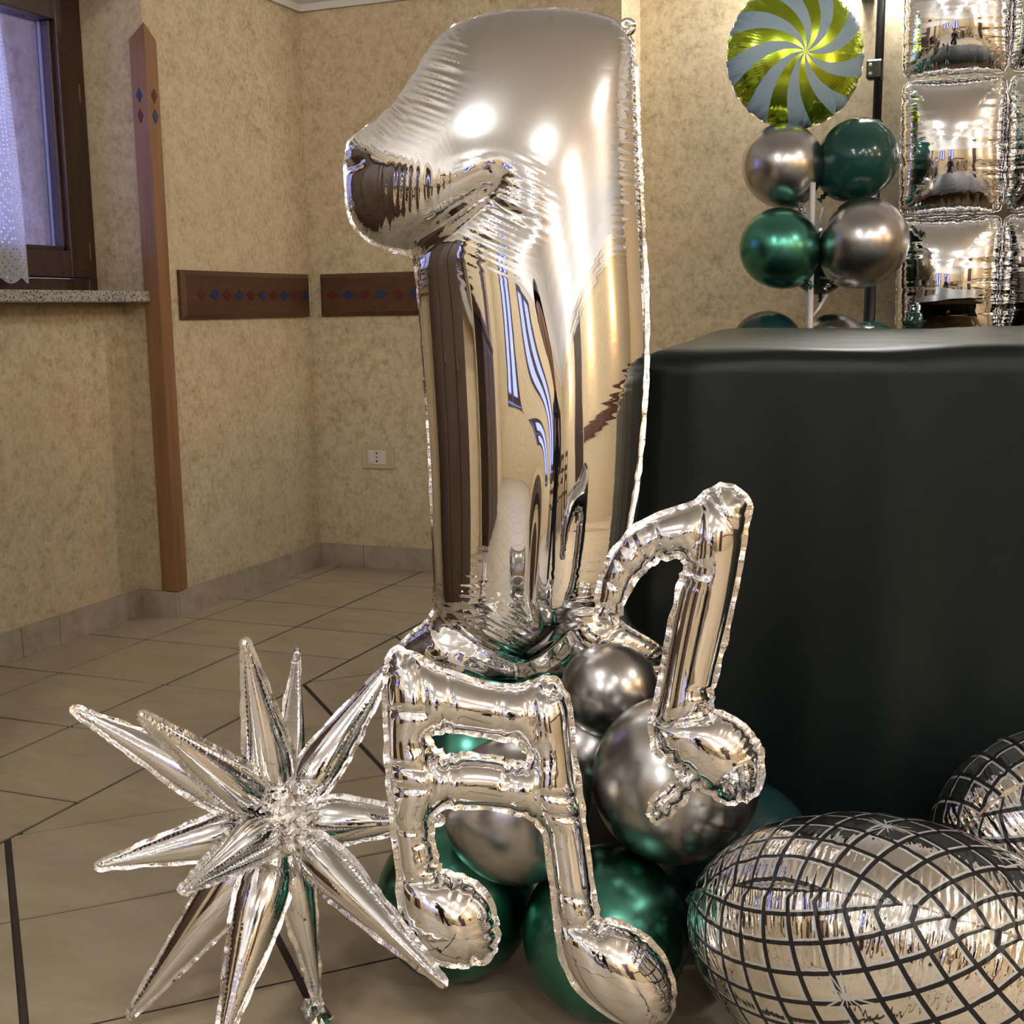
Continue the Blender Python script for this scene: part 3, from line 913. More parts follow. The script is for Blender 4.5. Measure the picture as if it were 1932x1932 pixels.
q2 = lambda x, y: pl.px(x, y)
foil('notes', [chaikin([q2(*p) for p in OUT2], 2), chaikin([q2(*p) for p in HOL2], 2)], 0.0030, 1.0, FOILN, nb_, lam=0.020, A=0.0068, D=0.020, amin=0.008, kref=17, kmin=8, flange=0.0065, ruffle=0.0009, seed=8,
     dents=[(q2(733, 1335), q2(800, 1340), 0.006, 0.004), (q2(738, 1440), q2(800, 1445), 0.005, 0.0035), (q2(738, 1480), q2(806, 1480), 0.005, 0.0035), (q2(745, 1560), q2(815, 1565), 0.003, 0.003),
            (q2(800, 1262), q2(800, 1345), 0.008, 0.006), (q2(1000, 1300), q2(1003, 1390), 0.010, 0.007), (q2(815, 1410), q2(815, 1515), 0.008, 0.006), (q2(1008, 1445), q2(1015, 1540), 0.008, 0.006),
            (q2(850, 1275), q2(850, 1370), 0.003, 0.003), (q2(940, 1298), q2(940, 1385), 0.003, 0.003), (q2(850, 1430), q2(850, 1515), 0.003, 0.003), (q2(960, 1440), q2(960, 1522), 0.003, 0.003),
            (q2(1010, 1300), q2(1070, 1310), 0.006, 0.004), (q2(1020, 1490), q2(1092, 1500), 0.005, 0.0035), (q2(1024, 1530), q2(1096, 1538), 0.005, 0.0035), (q2(1045, 1680), q2(1115, 1690), 0.003, 0.003),
            (q2(757, 1660), q2(828, 1648), 0.010, 0.007), (q2(1052, 1745), q2(1130, 1735), 0.010, 0.007)])
# ---- single eighth note
pl = Plane(1320, 1230, 1.49, yaw=math.radians(-6), tilt=math.radians(-6), base=(1330, 1500))
en = empty('eighth_note_balloon', mat=pl.mat())
tag(en, 'silver foil balloon shaped as a single eighth note with curved flag', 'balloon')
OUT3 = [(1340, 926), (1356, 918), (1385, 917), (1408, 926), (1412, 950), (1404, 1000), (1390, 1090), (1368, 1190), (1348, 1270), (1338, 1322), (1348, 1344), (1395, 1362), (1428, 1402), (1442, 1455), (1425, 1500), (1388, 1514), (1345, 1502), (1316, 1478),
        (1290, 1505), (1262, 1542), (1240, 1550), (1226, 1546), (1226, 1522), (1248, 1492), (1282, 1456), (1268, 1436), (1242, 1418), (1228, 1392), (1228, 1360),
        (1240, 1330), (1256, 1250), (1272, 1160), (1288, 1092), (1296, 1058), (1285, 1048), (1250, 1050), (1212, 1070), (1184, 1108), (1170, 1150), (1160, 1182), (1138, 1184), (1126, 1170), (1130, 1120), (1145, 1066), (1172, 1020), (1212, 988), (1262, 968), (1306, 956), (1326, 942)]
q3 = lambda x, y: pl.px(x, y)
foil('note', [chaikin([q3(*p) for p in OUT3], 2)], 0.0030, 1.0, FOILN, en, lam=0.020, A=0.0068, D=0.020, amin=0.008, kref=17, kmin=8, flange=0.0068, ruffle=0.0010, seed=15,
     dents=[(q3(1318, 960), q3(1308, 1050), 0.010, 0.007), (q3(1330, 935), q3(1400, 1010), 0.004, 0.005), (q3(1232, 1362), q3(1345, 1340), 0.013, 0.008), (q3(1285, 1452), q3(1325, 1480), 0.012, 0.007),
            (q3(1230, 985), q3(1250, 1045), 0.003, 0.003), (q3(1190, 1010), q3(1220, 1065), 0.003, 0.003), (q3(1160, 1050), q3(1195, 1090), 0.003, 0.003), (q3(1140, 1090), q3(1180, 1115), 0.003, 0.003)])

# ---- starburst
C0 = at(533, 1548, 1.60)
star = empty('starburst_balloon', (C0.x, C0.y, 0.0))
tag(star, 'silver foil starburst balloon with long pointed spikes on the tiled floor', 'balloon')
TIPS = [(460, 1206, 1.52, 78, .2), (562, 1222, 1.74, 60, .9), (748, 1238, 1.66, 74, -.3), (835, 1546, 1.60, 76, .1), (838, 1856, 1.39, 70, .2), (656, 1736, 1.80, 44, .5), (602, 1905, 1.632, 62, -.4),
        (412, 1990, 1.50, 84, .0), (243, 1922, 1.612, 86, .25), (343, 1684, 1.33, 74, .35), (183, 1634, 1.55, 70, -.2), (138, 1338, 1.56, 78, .3), (262, 1346, 1.43, 72, -.1), (640, 1380, 1.82, 60, .3)]
STARF = m_foil('star_foil', rough=0.03, lam=0.006, D=0.006)
for k, (px, py, dp, wpx, rl) in enumerate(TIPS):
    tip = at(px, py, dp)
    if tip.z < 0.012: tip.z = 0.012
    ax = tip - C0; Lg = ax.length; ex = ax.normalized()
    ez = (CAM - C0); ez = (ez - ex * ez.dot(ex)).normalized()
    ez = Matrix.Rotation(rl, 3, ex) @ ez
    ey = ez.cross(ex)
    Mx = Matrix((ex, ey, ez)).transposed().to_4x4()
    Mx.translation = C0 - star.location
    sp = empty('spike'); sp.parent = star; sp.matrix_local = Mx
    hw = wpx * 1.5 / FPX / 2 * 1.22
    prof_ = [(0.10, .42), (0.16, .66), (0.24, .93), (0.34, 1.0), (0.48, .86), (0.64, .62), (0.80, .38), (0.93, .19), (0.985, .13), (1.0, .06)]
    O = [(a * Lg, w_ * hw) for a, w_ in prof_] + [(a * Lg, -w_ * hw) for a, w_ in reversed(prof_)]
    foil('spike', [chaikin(O, 2)], 0.0034, 1.0, STARF, sp, lam=0.012, A=0.0016, D=0.008, amin=0.25, kref=60, flange=0.0055, ruffle=0.0008, seed=100 + k, sub=sp,
         dents=[((0.20 * Lg, -hw), (0.20 * Lg, hw), 0.004, 0.005)])
# crumpled heart where the spikes are tied together
bm = bmesh.new(); bmesh.ops.create_icosphere(bm, subdivisions=4, radius=0.046)
for v in bm.verts:
    n_ = v.co.normalized()
    v.co += n_ * (0.011 * math.sin(n_.x * 17 + n_.y * 9) * math.sin(n_.y * 21 + n_.z * 13) + random.uniform(-0.005, 0.005))
    v.co += C0 - star.location
bm_obj('crumpled_core', bm, FLANGE, star, False)

# crushed filling tail lying on the floor at the foot of one spike
ft = at(590, 1895, 1.63) - star.location; ft.z = 0.016
V, F = [], []
for i in range(9):
    for j in range(5):
        V.append(ft + Vector((0.0065 * i - 0.012, -0.0045 * i + 0.011 * (j - 2), 0.0)) + Vector((random.uniform(-1, 1), random.uniform(-1, 1), 0)) * 0.002 + Vector((0, 0, random.uniform(-0.009, 0.011))))
for i in range(8):
    for j in range(4): F.append((i * 5 + j, (i + 1) * 5 + j, (i + 1) * 5 + j + 1, i * 5 + j + 1))
mesh_obj('filling_tail', V, F, FLANGE, star)

# ---- latex balloons
def latex(name, c, R, axis, mat, label, group, squash=1.0, stretch=1.10, cat='balloon', neck=True):
    c = Vector(c); axis = Vector(axis).normalized()          # axis points from crown to knot
    Q = axis.to_track_quat('Z', 'Y').to_matrix().to_4x4()
    root = empty(name, c)
    prof = []
    N = 40
    for i in range(N + 1):
        a = PI * i / N
        z = -math.cos(a); r = math.sin(a)
        if z > 0:
            z2 = z * stretch
            r = r * (1 - 0.10 * z ** 2)
        else: z2 = z
        prof.append((max(r, 0.0005) * R * squash, z2 * R))
    prof = prof[:-2] + [(0.055 * R, stretch * R * 1.0), (0.04 * R, stretch * R * 1.04)]
    lathe('latex_skin', prof, mat, root, 56, Q)
    zk = stretch * R * 1.03
    lathe('knot', [(0.04 * R, zk), (0.075 * R, zk + 0.03 * R), (0.07 * R, zk + 0.07 * R), (0.035 * R, zk + 0.09 * R), (0.05 * R, zk + 0.13 * R), (0.095 * R, zk + 0.17 * R), (0.09 * R, zk + 0.185 * R)], mat, root, 16, Q)
    return tag(root, label, cat, group)
GB = 'latex balloons at the foot of the figure one'
def lx(px, py, rpx, d, axis, mat, label, g=GB, nm='latex_balloon', **kw):
    return latex(nm, at(px, py, d), rpx * d / FPX, axis, mat, label, g, **kw)
lx(858, 1697, 148, 1.715, (0.3, 0.5, 0.5), GREEN, 'green chrome balloon behind the left notehead')
lx(1142, 1762, 156, 1.625, (0.0, 0.6, 0.5), GREEN, 'green chrome balloon behind the right notehead')
lx(975, 1527, 139, 1.63, (0.4, 0.8, -0.1), SILVER, 'silver chrome balloon behind the note beams')
lx(1275, 1470, 158, 1.635, (-0.3, 0.8, -0.1), SILVER, 'silver chrome balloon behind the eighth notehead', stretch=1.05)
lx(1150, 1300, 92, 1.76, (-0.2, 0.9, -0.2), SILVER, 'silver chrome balloon under the eighth note flag, dark with reflections')
lx(1388, 1618, 150, 1.79, (-0.5, 0.5, 0.3), TEAL, 'dark teal balloon behind the right silver balloon')
lx(905, 1438, 125, 1.88, (0.4, 0.4, -0.2), GREEN, 'green chrome balloon glimpsed between the two note beams')
lx(1105, 1420, 95, 1.80, (0.1, 0.9, 0.2), SILVER, 'silver chrome balloon wedged between the two big silver ones')

# ---- disco-ball foil balloons
def disco(px, py, d, R, thick, tilt, roll, spin, stars, label, seed):
    pl = Plane(px, py, d)
    # local z = disc axis: starts pointing up, tipped away from the viewer, then rolled about the view
    up = Vector((0, 0, 1)); view = Vector((FWD.x, FWD.y, 0)).normalized()
    side = view.cross(up).normalized()
    ez = Matrix.Rotation(-tilt, 3, side) @ up
    ez = Matrix.Rotation(roll, 3, view) @ ez
    ex = (side - ez * side.dot(ez)).normalized(); ey = ez.cross(ex)
    M = Matrix((ex, ey, ez)).transposed().to_4x4(); M.translation = pl.O
    root = empty('disco_ball_balloon', mat=M)
    ang = np.linspace(0, 2 * PI, 160, endpoint=False)
    mat = m_disco(R, 0.0355, spin, stars)
    foil('disco', [np.stack([R * np.cos(ang), R * np.sin(ang)], 1)], 0.0050, thick / (0.7071 * R), mat, root, lam=0.022, A=0.0022, D=0.032, amin=0.9, kref=100, flange=0.006, ruffle=0.0007, seed=seed)
    return tag(root, label, 'balloon', 'disco-ball foil balloons')
disco(1692, 1810, 1.46, 0.240, 0.148, math.radians(35), math.radians(21), math.radians(45),
      [(0.02, 0.10, 0.036, 16), (-0.10, -0.02, 0.022, 12), (0.16, -0.05, 0.055, 18), (-0.16, 0.13, 0.03, 14), (0.07, -0.16, 0.03, 14)], 'disco-ball foil balloon lying in front, nearest to the viewer', 31)
disco(2000, 1605, 1.68, 0.175, 0.15, math.radians(60), math.radians(-25), math.radians(20),
      [(-0.05, 0.10, 0.022, 14), (-0.10, 0.02, 0.016, 12), (0.05, 0.05, 0.03, 14)], 'disco-ball foil balloon behind, against the dark tablecloth at the right edge', 37)

# ------------------------------------------------------------------ table with cloth
ZT = 0.820
FLc = on_floor(1240, 656, ZT); RLc = on_floor(1345, 622, ZT)
FRx, RRx = 1.75, 1.75
FLc = Vector((FLc.x, FLc.y, 0)); RLc = Vector((RLc.x, RLc.y, 0))
FRc = Vector((FRx, FLc.y - 0.04, 0)); RRc = Vector((RRx, RLc.y - 0.05, 0))
def lerp(a, b, t): return a + (b - a) * t
def tablecloth():
    NX, NY = 130, 70
    V, F = [], []
    grid = {}
    for j in range(NY + 1):
        for i in range(NX + 1):
            p = lerp(lerp(FLc, FRc, i / NX), lerp(RLc, RRc, i / NX), j / NY)
            b = 0.0025 * math.sin(p.x * 9 + p.y * 4) + 0.0015 * math.sin(p.x * 23 + p.y * 31)
            rr = 0.0
            e = min(i / NX * (FRc - FLc).length, j / NY * (RLc - FLc).length)
            grid[i, j] = len(V)
            V.append((p.x, p.y, ZT + b - 0.006 * math.exp(-e / 0.01)))
    for j in range(NY):
        for i in range(NX): F.append((grid[i, j], grid[i + 1, j], grid[i + 1, j + 1], grid[i, j + 1]))
    # skirt: front, left and rear edges
    path = [RLc]
    per = []
    for j in range(NY, -1, -1): per.append((grid[0, j], Vector((-1, -0.15, 0)).normalized()))
    for i in range(1, NX + 1): per.append((grid[i, 0], Vector((0, -1, 0))))
    NZ = 46
    prev = [a for a, _ in per]
    acc = 0.0; S = []
    for k, (a, n_) in enumerate(per):
        if k: acc += (Vector(V[a]) - Vector(V[per[k - 1][0]])).length
        S.append(acc)
    corner = S[NY]
    for z in range(1, NZ + 1):
        q = z / NZ; row = []
        zz = ZT - 0.004 - (ZT - 0.012) * q
        for k, (a, n_) in enumerate(per):
            s_ = S[k]
            amp = 0.004 + 0.020 * q ** 1.2
            fold = amp * (0.6 * math.sin(s_ * 11 + 0.8) + 0.4 * math.sin(s_ * 23 + 2.0 + q) + 0.25 * math.sin(s_ * 47 + 1.0))
            cor = math.exp(-((s_ - corner) / 0.07) ** 2)
            nn = n_ + (Vector((-0.9, -0.35, 0)) * cor)
            out = 0.012 + 0.020 * q + fold + cor * (0.010 + 0.030 * q)
            if k > NY: out += 0.003 * math.exp(-((s_ - corner - 0.075) / 0.006) ** 2) + 0.003 * math.exp(-((s_ - corner - 0.45) / 0.006) ** 2)
            b = V[a]
            row.append(len(V)); V.append((b[0] + nn.x * out, b[1] + nn.y * out, zz))
        for k in range(len(per) - 1):
            F.append((prev[k], row[k], row[k + 1], prev[k + 1]))
        prev = row
    return mesh_obj('tablecloth', V, F, CLOTH, None, True)
tc = tablecloth()
tag(tc, 'dark green tablecloth hanging to the floor over the buffet table', 'tablecloth')
root = empty('buffet_table', ((FLc.x + FRc.x) / 2, (FLc.y + RLc.y) / 2, 0))
P = [(p.x - root.location.x, p.y - root.location.y) for p in (FLc + Vector((.004, .004, 0)), FRc + Vector((0, .004, 0)), RRc, RLc + Vector((.004, 0, 0)))]
prism('table_top', P, ZT - 0.045, ZT - 0.010, DARKW, root)
for p in (FLc + Vector((0.12, 0.12, 0)), FRc + Vector((-0.12, 0.12, 0)), RRc + Vector((-0.12, -0.12, 0)), RLc + Vector((0.2, -0.12, 0))):
    q = p - root.location
    box('leg', (q.x - 0.03, q.y - 0.03, 0), (q.x + 0.03, q.y + 0.03, ZT - 0.045), DARKW, root, 0.004)
tag(root, 'dark wooden buffet table hidden under the dark green tablecloth', 'table')

# ------------------------------------------------------------------ balloon stand behind the table
DB = 3.46
GC = 'latex balloons on the stand behind the table'
base = at(1528, 640, DB)
st = empty('balloon_stand', (base.x, base.y, 0))
tag(st, 'clear plastic balloon stand holding the balloon column behind the table', 'balloon stand')
tube('stem', [(0, 0, 0.02), (0, 0, 1.20)], 0.008, CLEARP, st)
lathe('foot', [(0.11, 0.0), (0.11, 0.012), (0.03, 0.03), (0.012, 0.05)], CLEARP, st, 28)
def branch(px0, py0, px1, py1):
    a = at(px0, py0, DB) - st.location; b = at(px1, py1, DB) - st.location
    tube('branch', [a, lerp(a, b, 0.5) + Vector((0, 0, -0.005)), b], 0.0045, CLEARP, st, 8)
branch(1527, 470, 1517, 392); branch(1530, 470, 1552, 392); branch(1527, 600, 1522, 552); branch(1530, 600, 1560, 556)
LC = lambda *a, **k: lx(*a, g=GC, nm='latex_balloon', **k)
LC(1477, 311, 76, DB, (0.42, 0, -1), SILVER, 'silver chrome balloon under the swirl lollipop balloon', stretch=1.12)
LC(1619, 299, 75, DB - .02, (-0.85, 0, -0.9), DGREEN, 'dark green glossy balloon right of the swirl lollipop', stretch=1.16)
LC(1470, 467, 74, DB - .03, (0.75, 0, -0.9), GREEN, 'green chrome balloon below the upper silver one on the stand', stretch=1.12)
LC(1631, 456, 82, DB - .06, (-0.75, 0, -0.9), SILVER, 'silver chrome balloon overlapping the mirror foil wall', stretch=1.16)
LC(1547, 488, 62, DB + .10, (0, 0.2, -1), DGREEN, 'dark green balloon mostly hidden behind the balloon column')
LC(1447, 655, 68, DB + .06, (0.6, 0, -0.7), TEAL, 'dark teal balloon peeking over the table rear edge')
LC(1570, 662, 70, DB + .06, (-0.5, 0, -0.8), SILVER, 'silver chrome balloon peeking over the table rear edge')
LC(1640, 668, 62, DB + .12, (-0.5, 0, -0.8), DGREEN, 'dark green balloon sliver peeking over the table beside the pole')
# swirl lollipop
pl = Plane(1501, 106, DB, yaw=math.radians(6), tilt=math.radians(2))
RS = 133 * DB / FPX
sw = empty('swirl_balloon', mat=pl.mat())
ang = np.linspace(0, 2 * PI, 160, endpoint=False)
foil('swirl', [np.stack([RS * np.cos(ang), RS * np.sin(ang)], 1)], 0.0055, 0.62, m_swirl(RS), sw, lam=0.030, A=0.006, D=0.03, amin=0.9, kref=100, flange=0.003, ruffle=0.001, seed=51)
tag(sw, 'round foil balloon printed as a lime and pale blue swirl lollipop', 'balloon')
# mirror pillow wall
DP = 3.60
pl = Plane(1810, 300, DP, yaw=math.radians(-16), base=(1810, 640))
pw = empty('mirror_pillow_backdrop', mat=pl.mat())
tag(pw, 'mirror-silver backdrop of stacked square foil pillows behind the table', 'backdrop')
S = 0.375; x0 = pl.px(1697, 300)[0]; SPC = pl.px(1897, 300)[0] - x0
zrow = [pl.px(1800, 146)[1], pl.px(1800, 406)[1]]
Hh = zrow[0] - zrow[1]
for i in range(3):
    for j in range(-1, 3):
        cx = x0 + SPC * (i + 0.5) ; cy = zrow[1] + Hh * (j + 0.5) + 0.0
        w_, h_ = SPC / 2 - 0.001, Hh / 2 - 0.003
        if cy - h_ < 0.04 - pl.O.z: continue
        O = []
        for k in range(80):
            a = 2 * PI * k / 80
            ca, sa = math.cos(a), math.sin(a)
            e = 0.07
            O.append((cx + w_ * math.copysign(abs(ca) ** (2 * e), ca), cy + h_ * math.copysign(abs(sa) ** (2 * e), sa)))
        pt = empty('pillow'); pt.parent = pw
        foil('pillow', [np.array(O)], 0.0065, 0.62, FOILP, pt, lam=0.026, A=0.0042, D=0.045, amin=0.75, kref=100, flange=0.002, ruffle=0.0008, seed=200 + i * 7 + j, sub=pt)
# stand pole
pa = at(1663, 0, 3.68); pb = at(1640, 600, 3.68)
root = empty('backdrop_pole', (pb.x, pb.y, 0))
tdir = (pa - pb).normalized(); low = pb - tdir * (pb.z / tdir.z)
off = root.location
tube('lower_tube', [low - off, lerp(pb, pa, 0.62) - off], 0.0165, BLACKM, root, 16)
tube('upper_tube', [lerp(pb, pa, 0.6) - off, pa + tdir * 0.45 - off], 0.0125, BLACKM, root, 16)
cc = at(1652, 132, 3.665) - off
bm = bmesh.new(); add_box(bm, cc + Vector((-0.024, -0.020, -0.027)), cc + Vector((0.021, 0.014, 0.027)), 0.005); cl = bm_obj('clamp', bm, BLACKM, root)
for zz in (-0.012, 0.012):
    lathe('rivet', [(0.0055, 0), (0.005, 0.003), (0.002, 0.005)], WHITEP, cl, 12, Matrix.Translation(cc + Vector((-0.012, -0.020, zz))) @ Matrix.Rotation(PI / 2, 4, 'X'))
tag(root, 'black telescopic backdrop pole with clamp behind the balloon column', 'pole')

# ------------------------------------------------------------------ the rest of the room (seen in the mirrors)
def globe(name, x, y, z, r, label):
    root = empty(name, (x, y, z))
    lathe('globe_glass', [(max(0.001, r * math.sin(PI * k / 16)), -r * math.cos(PI * k / 16)) for k in range(17)][::2], LAMPM, root, 10)
    lathe('stem', [(0.012, r * 0.9), (0.012, ZV - z - 0.01)], CHROMEM, root, 12)
    lathe('ceiling_rose', [(0.06, ZV - z - 0.02), (0.06, ZV - z)], PLASTER, root, 20)
    return tag(root, label, 'lamp', 'globe ceiling lamps')
for x, y, nm in ((-1.0, -0.5, 'globe ceiling lamp nearest on the window side'), (1.2, -0.7, 'globe ceiling lamp nearest in the middle row'), (2.9, -0.5, 'globe ceiling lamp nearest on the right side'),
                 (-1.0, -2.7, 'globe ceiling lamp second on the window side'), (1.2, -2.9, 'globe ceiling lamp second in the middle row'), (2.9, -2.7, 'globe ceiling lamp second on the right side'),
                 (-1.0, -4.9, 'globe ceiling lamp farthest on the window side'), (1.2, -4.9, 'globe ceiling lamp farthest in the middle row'), (2.4, 1.7, 'globe ceiling lamp above the buffet table')):
    globe('globe_lamp', x, y, 2.50, 0.10, nm)
# wall sconce on the set-back part of the back wall
root = empty('wall_sconce', (-0.50, YB2, 1.88))
lathe('shade', [(0.02, -0.09), (0.055, -0.02), (0.075, 0.07)], m_emit('sconce_glow', LAMP_C, 28.0), root, 20, Matrix.Translation((0, -0.135, 0)))
box('bracket', (-0.02, -0.14, -0.11), (0.02, 0, -0.085), BLACKM, root)
tag(root, 'small wall sconce on the set-back back wall', 'lamp')

WARML = m_emit('warm_shade_glow', (1.0, 0.60, 0.28), 55.0)
def sconce(x, y, z, n, label):
    root = empty('wall_sconce', (x, y, z))
    M = Vector((*n, 0)).to_track_quat('Y', 'Z').to_matrix().to_4x4()
    lathe('shade', [(0.03, -0.05), (0.045, 0.0), (0.06, 0.07)], WARML, root, 16, M @ Matrix.Translation((0, 0.08, 0)))
    tube('bracket', [M @ Vector((0, 0.0, -0.08)), M @ Vector((0, 0.08, -0.09)), M @ Vector((0, 0.08, -0.05))], 0.008, BLACKM, root, 8)
    return tag(root, label, 'lamp')
sconce(XR, 1.9, 1.62, (-1, 0), 'warm wall sconce on the right wall nearest the table')
sconce(XR, -0.3, 1.62, (-1, 0), 'warm wall sconce on the right wall before the door')
sconce(XR, -3.4, 1.62, (-1, 0), 'warm wall sconce on the right wall in the far corner')
# dark sideboard between the windows
def cabinet(name, lo, hi, n, doors, label):
    lo = Vector(lo); hi = Vector(hi); root = empty(name, ((lo.x + hi.x) / 2, (lo.y + hi.y) / 2, 0)); o = root.location
    box('body', lo - o + Vector((0, 0, 0.08)), hi - o - Vector((0, 0, 0.03)), DARKW, root, 0.004)
    box('cornice', Vector((lo.x - (0.03 if n[0] < 0 else 0), lo.y - 0.03, hi.z - 0.03)) - o, Vector((hi.x + (0.03 if n[0] > 0 else 0), hi.y + 0.03, hi.z)) - o, DARKW, root, 0.004)
    box('plinth', Vector((lo.x, lo.y + 0.02, 0)) - o, Vector((hi.x - 0.03 * n[0], hi.y - 0.02, 0.08)) - o, DARKW, root)
    xf = hi.x if n[0] > 0 else lo.x
    w = (hi.y - lo.y) / doors
    for k in range(doors):
        a = lo.y + w * k + 0.02; b = lo.y + w * (k + 1) - 0.02
        x0_, x1_ = (xf, xf + 0.02 * n[0]) if n[0] > 0 else (xf + 0.02 * n[0], xf)
        d = box('door', Vector((x0_, a, 0.11)) - o, Vector((x1_, b, hi.z - 0.06)) - o, DARKW, root, 0.006)
        box('knob', Vector((min(xf + 0.018 * n[0], xf + 0.045 * n[0]), b - 0.06, hi.z * 0.5)) - o, Vector((max(xf + 0.018 * n[0], xf + 0.045 * n[0]), b - 0.04, hi.z * 0.5 + 0.02)) - o, CHROMEM, d, 0.003)
    return tag(root, label, 'cabinet')
cabinet('wood_cabinet', (XL + 0.015, 0.38, 0), (XL + 0.42, 1.78, 1.55), (1, 0), 3, 'dark wooden cabinet standing between the left-wall windows')
cabinet('wood_cabinet', (XL + 0.015, -2.6, 0), (XL + 0.42, -1.0, 1.0), (1, 0), 3, 'low dark wooden cabinet farther along the left wall')
# door in the right wall
root = struct(empty('door_1', (XR, -1.9, 0)))
box('door_leaf', (-0.03, -0.45, 0), (0, 0.45, 1.86), DARKW, root, 0.004)
for y_ in (-0.5, 0.45): box('door_frame', (-0.045, y_, 0), (0, y_ + 0.05, 1.90), DARKW, root, 0.003)
box('door_handle', (-0.08, 0.33, 0.98), (-0.03, 0.40, 1.0), CHROMEM, root, 0.003)
# rails along the right and far walls
rail_panel('wall_panel', (XR, 3.9, 0.871), (0, -1, 0), (-1, 0, 0), 5.2, 0.871, 1.013, 0.05, 0.35, 15, 'long dark wood wall panel along the right wall')
rail_panel('wall_panel', (XR - 0.1, YF, 0.871), (-1, 0, 0), (0, 1, 0), 2.0, 0.871, 1.013, 0.05, 0.35, 6, 'dark wood wall panel on the far wall behind the camera')
# dining tables and chairs of the room
LINEN = plain('white_linen', (0.72, 0.70, 0.66), 0.8)
def dining_table(x, y, label):
    root = empty('dining_table', (x, y, 0))
    box('table_top', (-0.7, -0.42, 0.72), (0.7, 0.42, 0.75), DARKW, root, 0.004)
    for sx in (-1, 1):
        for sy in (-1, 1): box('leg', (sx * 0.62 - 0.03, sy * 0.35 - 0.03, 0), (sx * 0.62 + 0.03, sy * 0.35 + 0.03, 0.72), DARKW, root, 0.004)
    box('table_runner', (-0.705, -0.25, 0.7505), (0.705, 0.25, 0.754), LINEN, root)
    return tag(root, label, 'table')
dining_table(0.9, -3.3, 'dark dining table with white runner under the middle lamps')
dining_table(2.4, -3.9, 'dark dining table with white runner near the far right corner')
def chair(x, y, rz, label):
    root = empty('dining_chair', (x, y, 0)); root.rotation_euler = (0, 0, rz)
    box('seat', (-0.21, -0.21, 0.43), (0.21, 0.21, 0.46), DARKW, root, 0.008)
    for sx in (-1, 1):
        box('leg', (sx * 0.18 - 0.02, 0.15, 0), (sx * 0.18 + 0.02, 0.19, 0.43), DARKW, root)
        box('leg', (sx * 0.18 - 0.02, -0.20, 0), (sx * 0.18 + 0.02, -0.16, 0.43), DARKW, root)
        box('back_post', (sx * 0.18 - 0.02, -0.205, 0.46), (sx * 0.18 + 0.02, -0.165, 0.92), DARKW, root)
    for z_ in (0.58, 0.70, 0.84): box('back_slat', (-0.16, -0.195, z_), (0.16, -0.175, z_ + 0.06), DARKW, root)
    return tag(root, label, 'chair', 'dining chairs behind the camera')
for x, y, rz, lb in ((0.55, -2.62, PI, 'dark slat-back chair at the middle table, camera side, toward the windows'), (1.25, -2.62, PI, 'dark slat-back chair at the middle table, camera side, away from the windows'),
                 (0.55, -3.98, 0, 'dark slat-back chair at the middle table, far side, toward the windows'), (1.25, -3.98, 0, 'dark slat-back chair at the middle table, far side, away from the windows'),
                 (2.1, -3.2, PI, 'dark slat-back chair at the corner table, nearer the middle table'), (2.75, -3.2, PI, 'dark slat-back chair at the corner table, nearer the right wall')): chair(x, y, rz, lb)

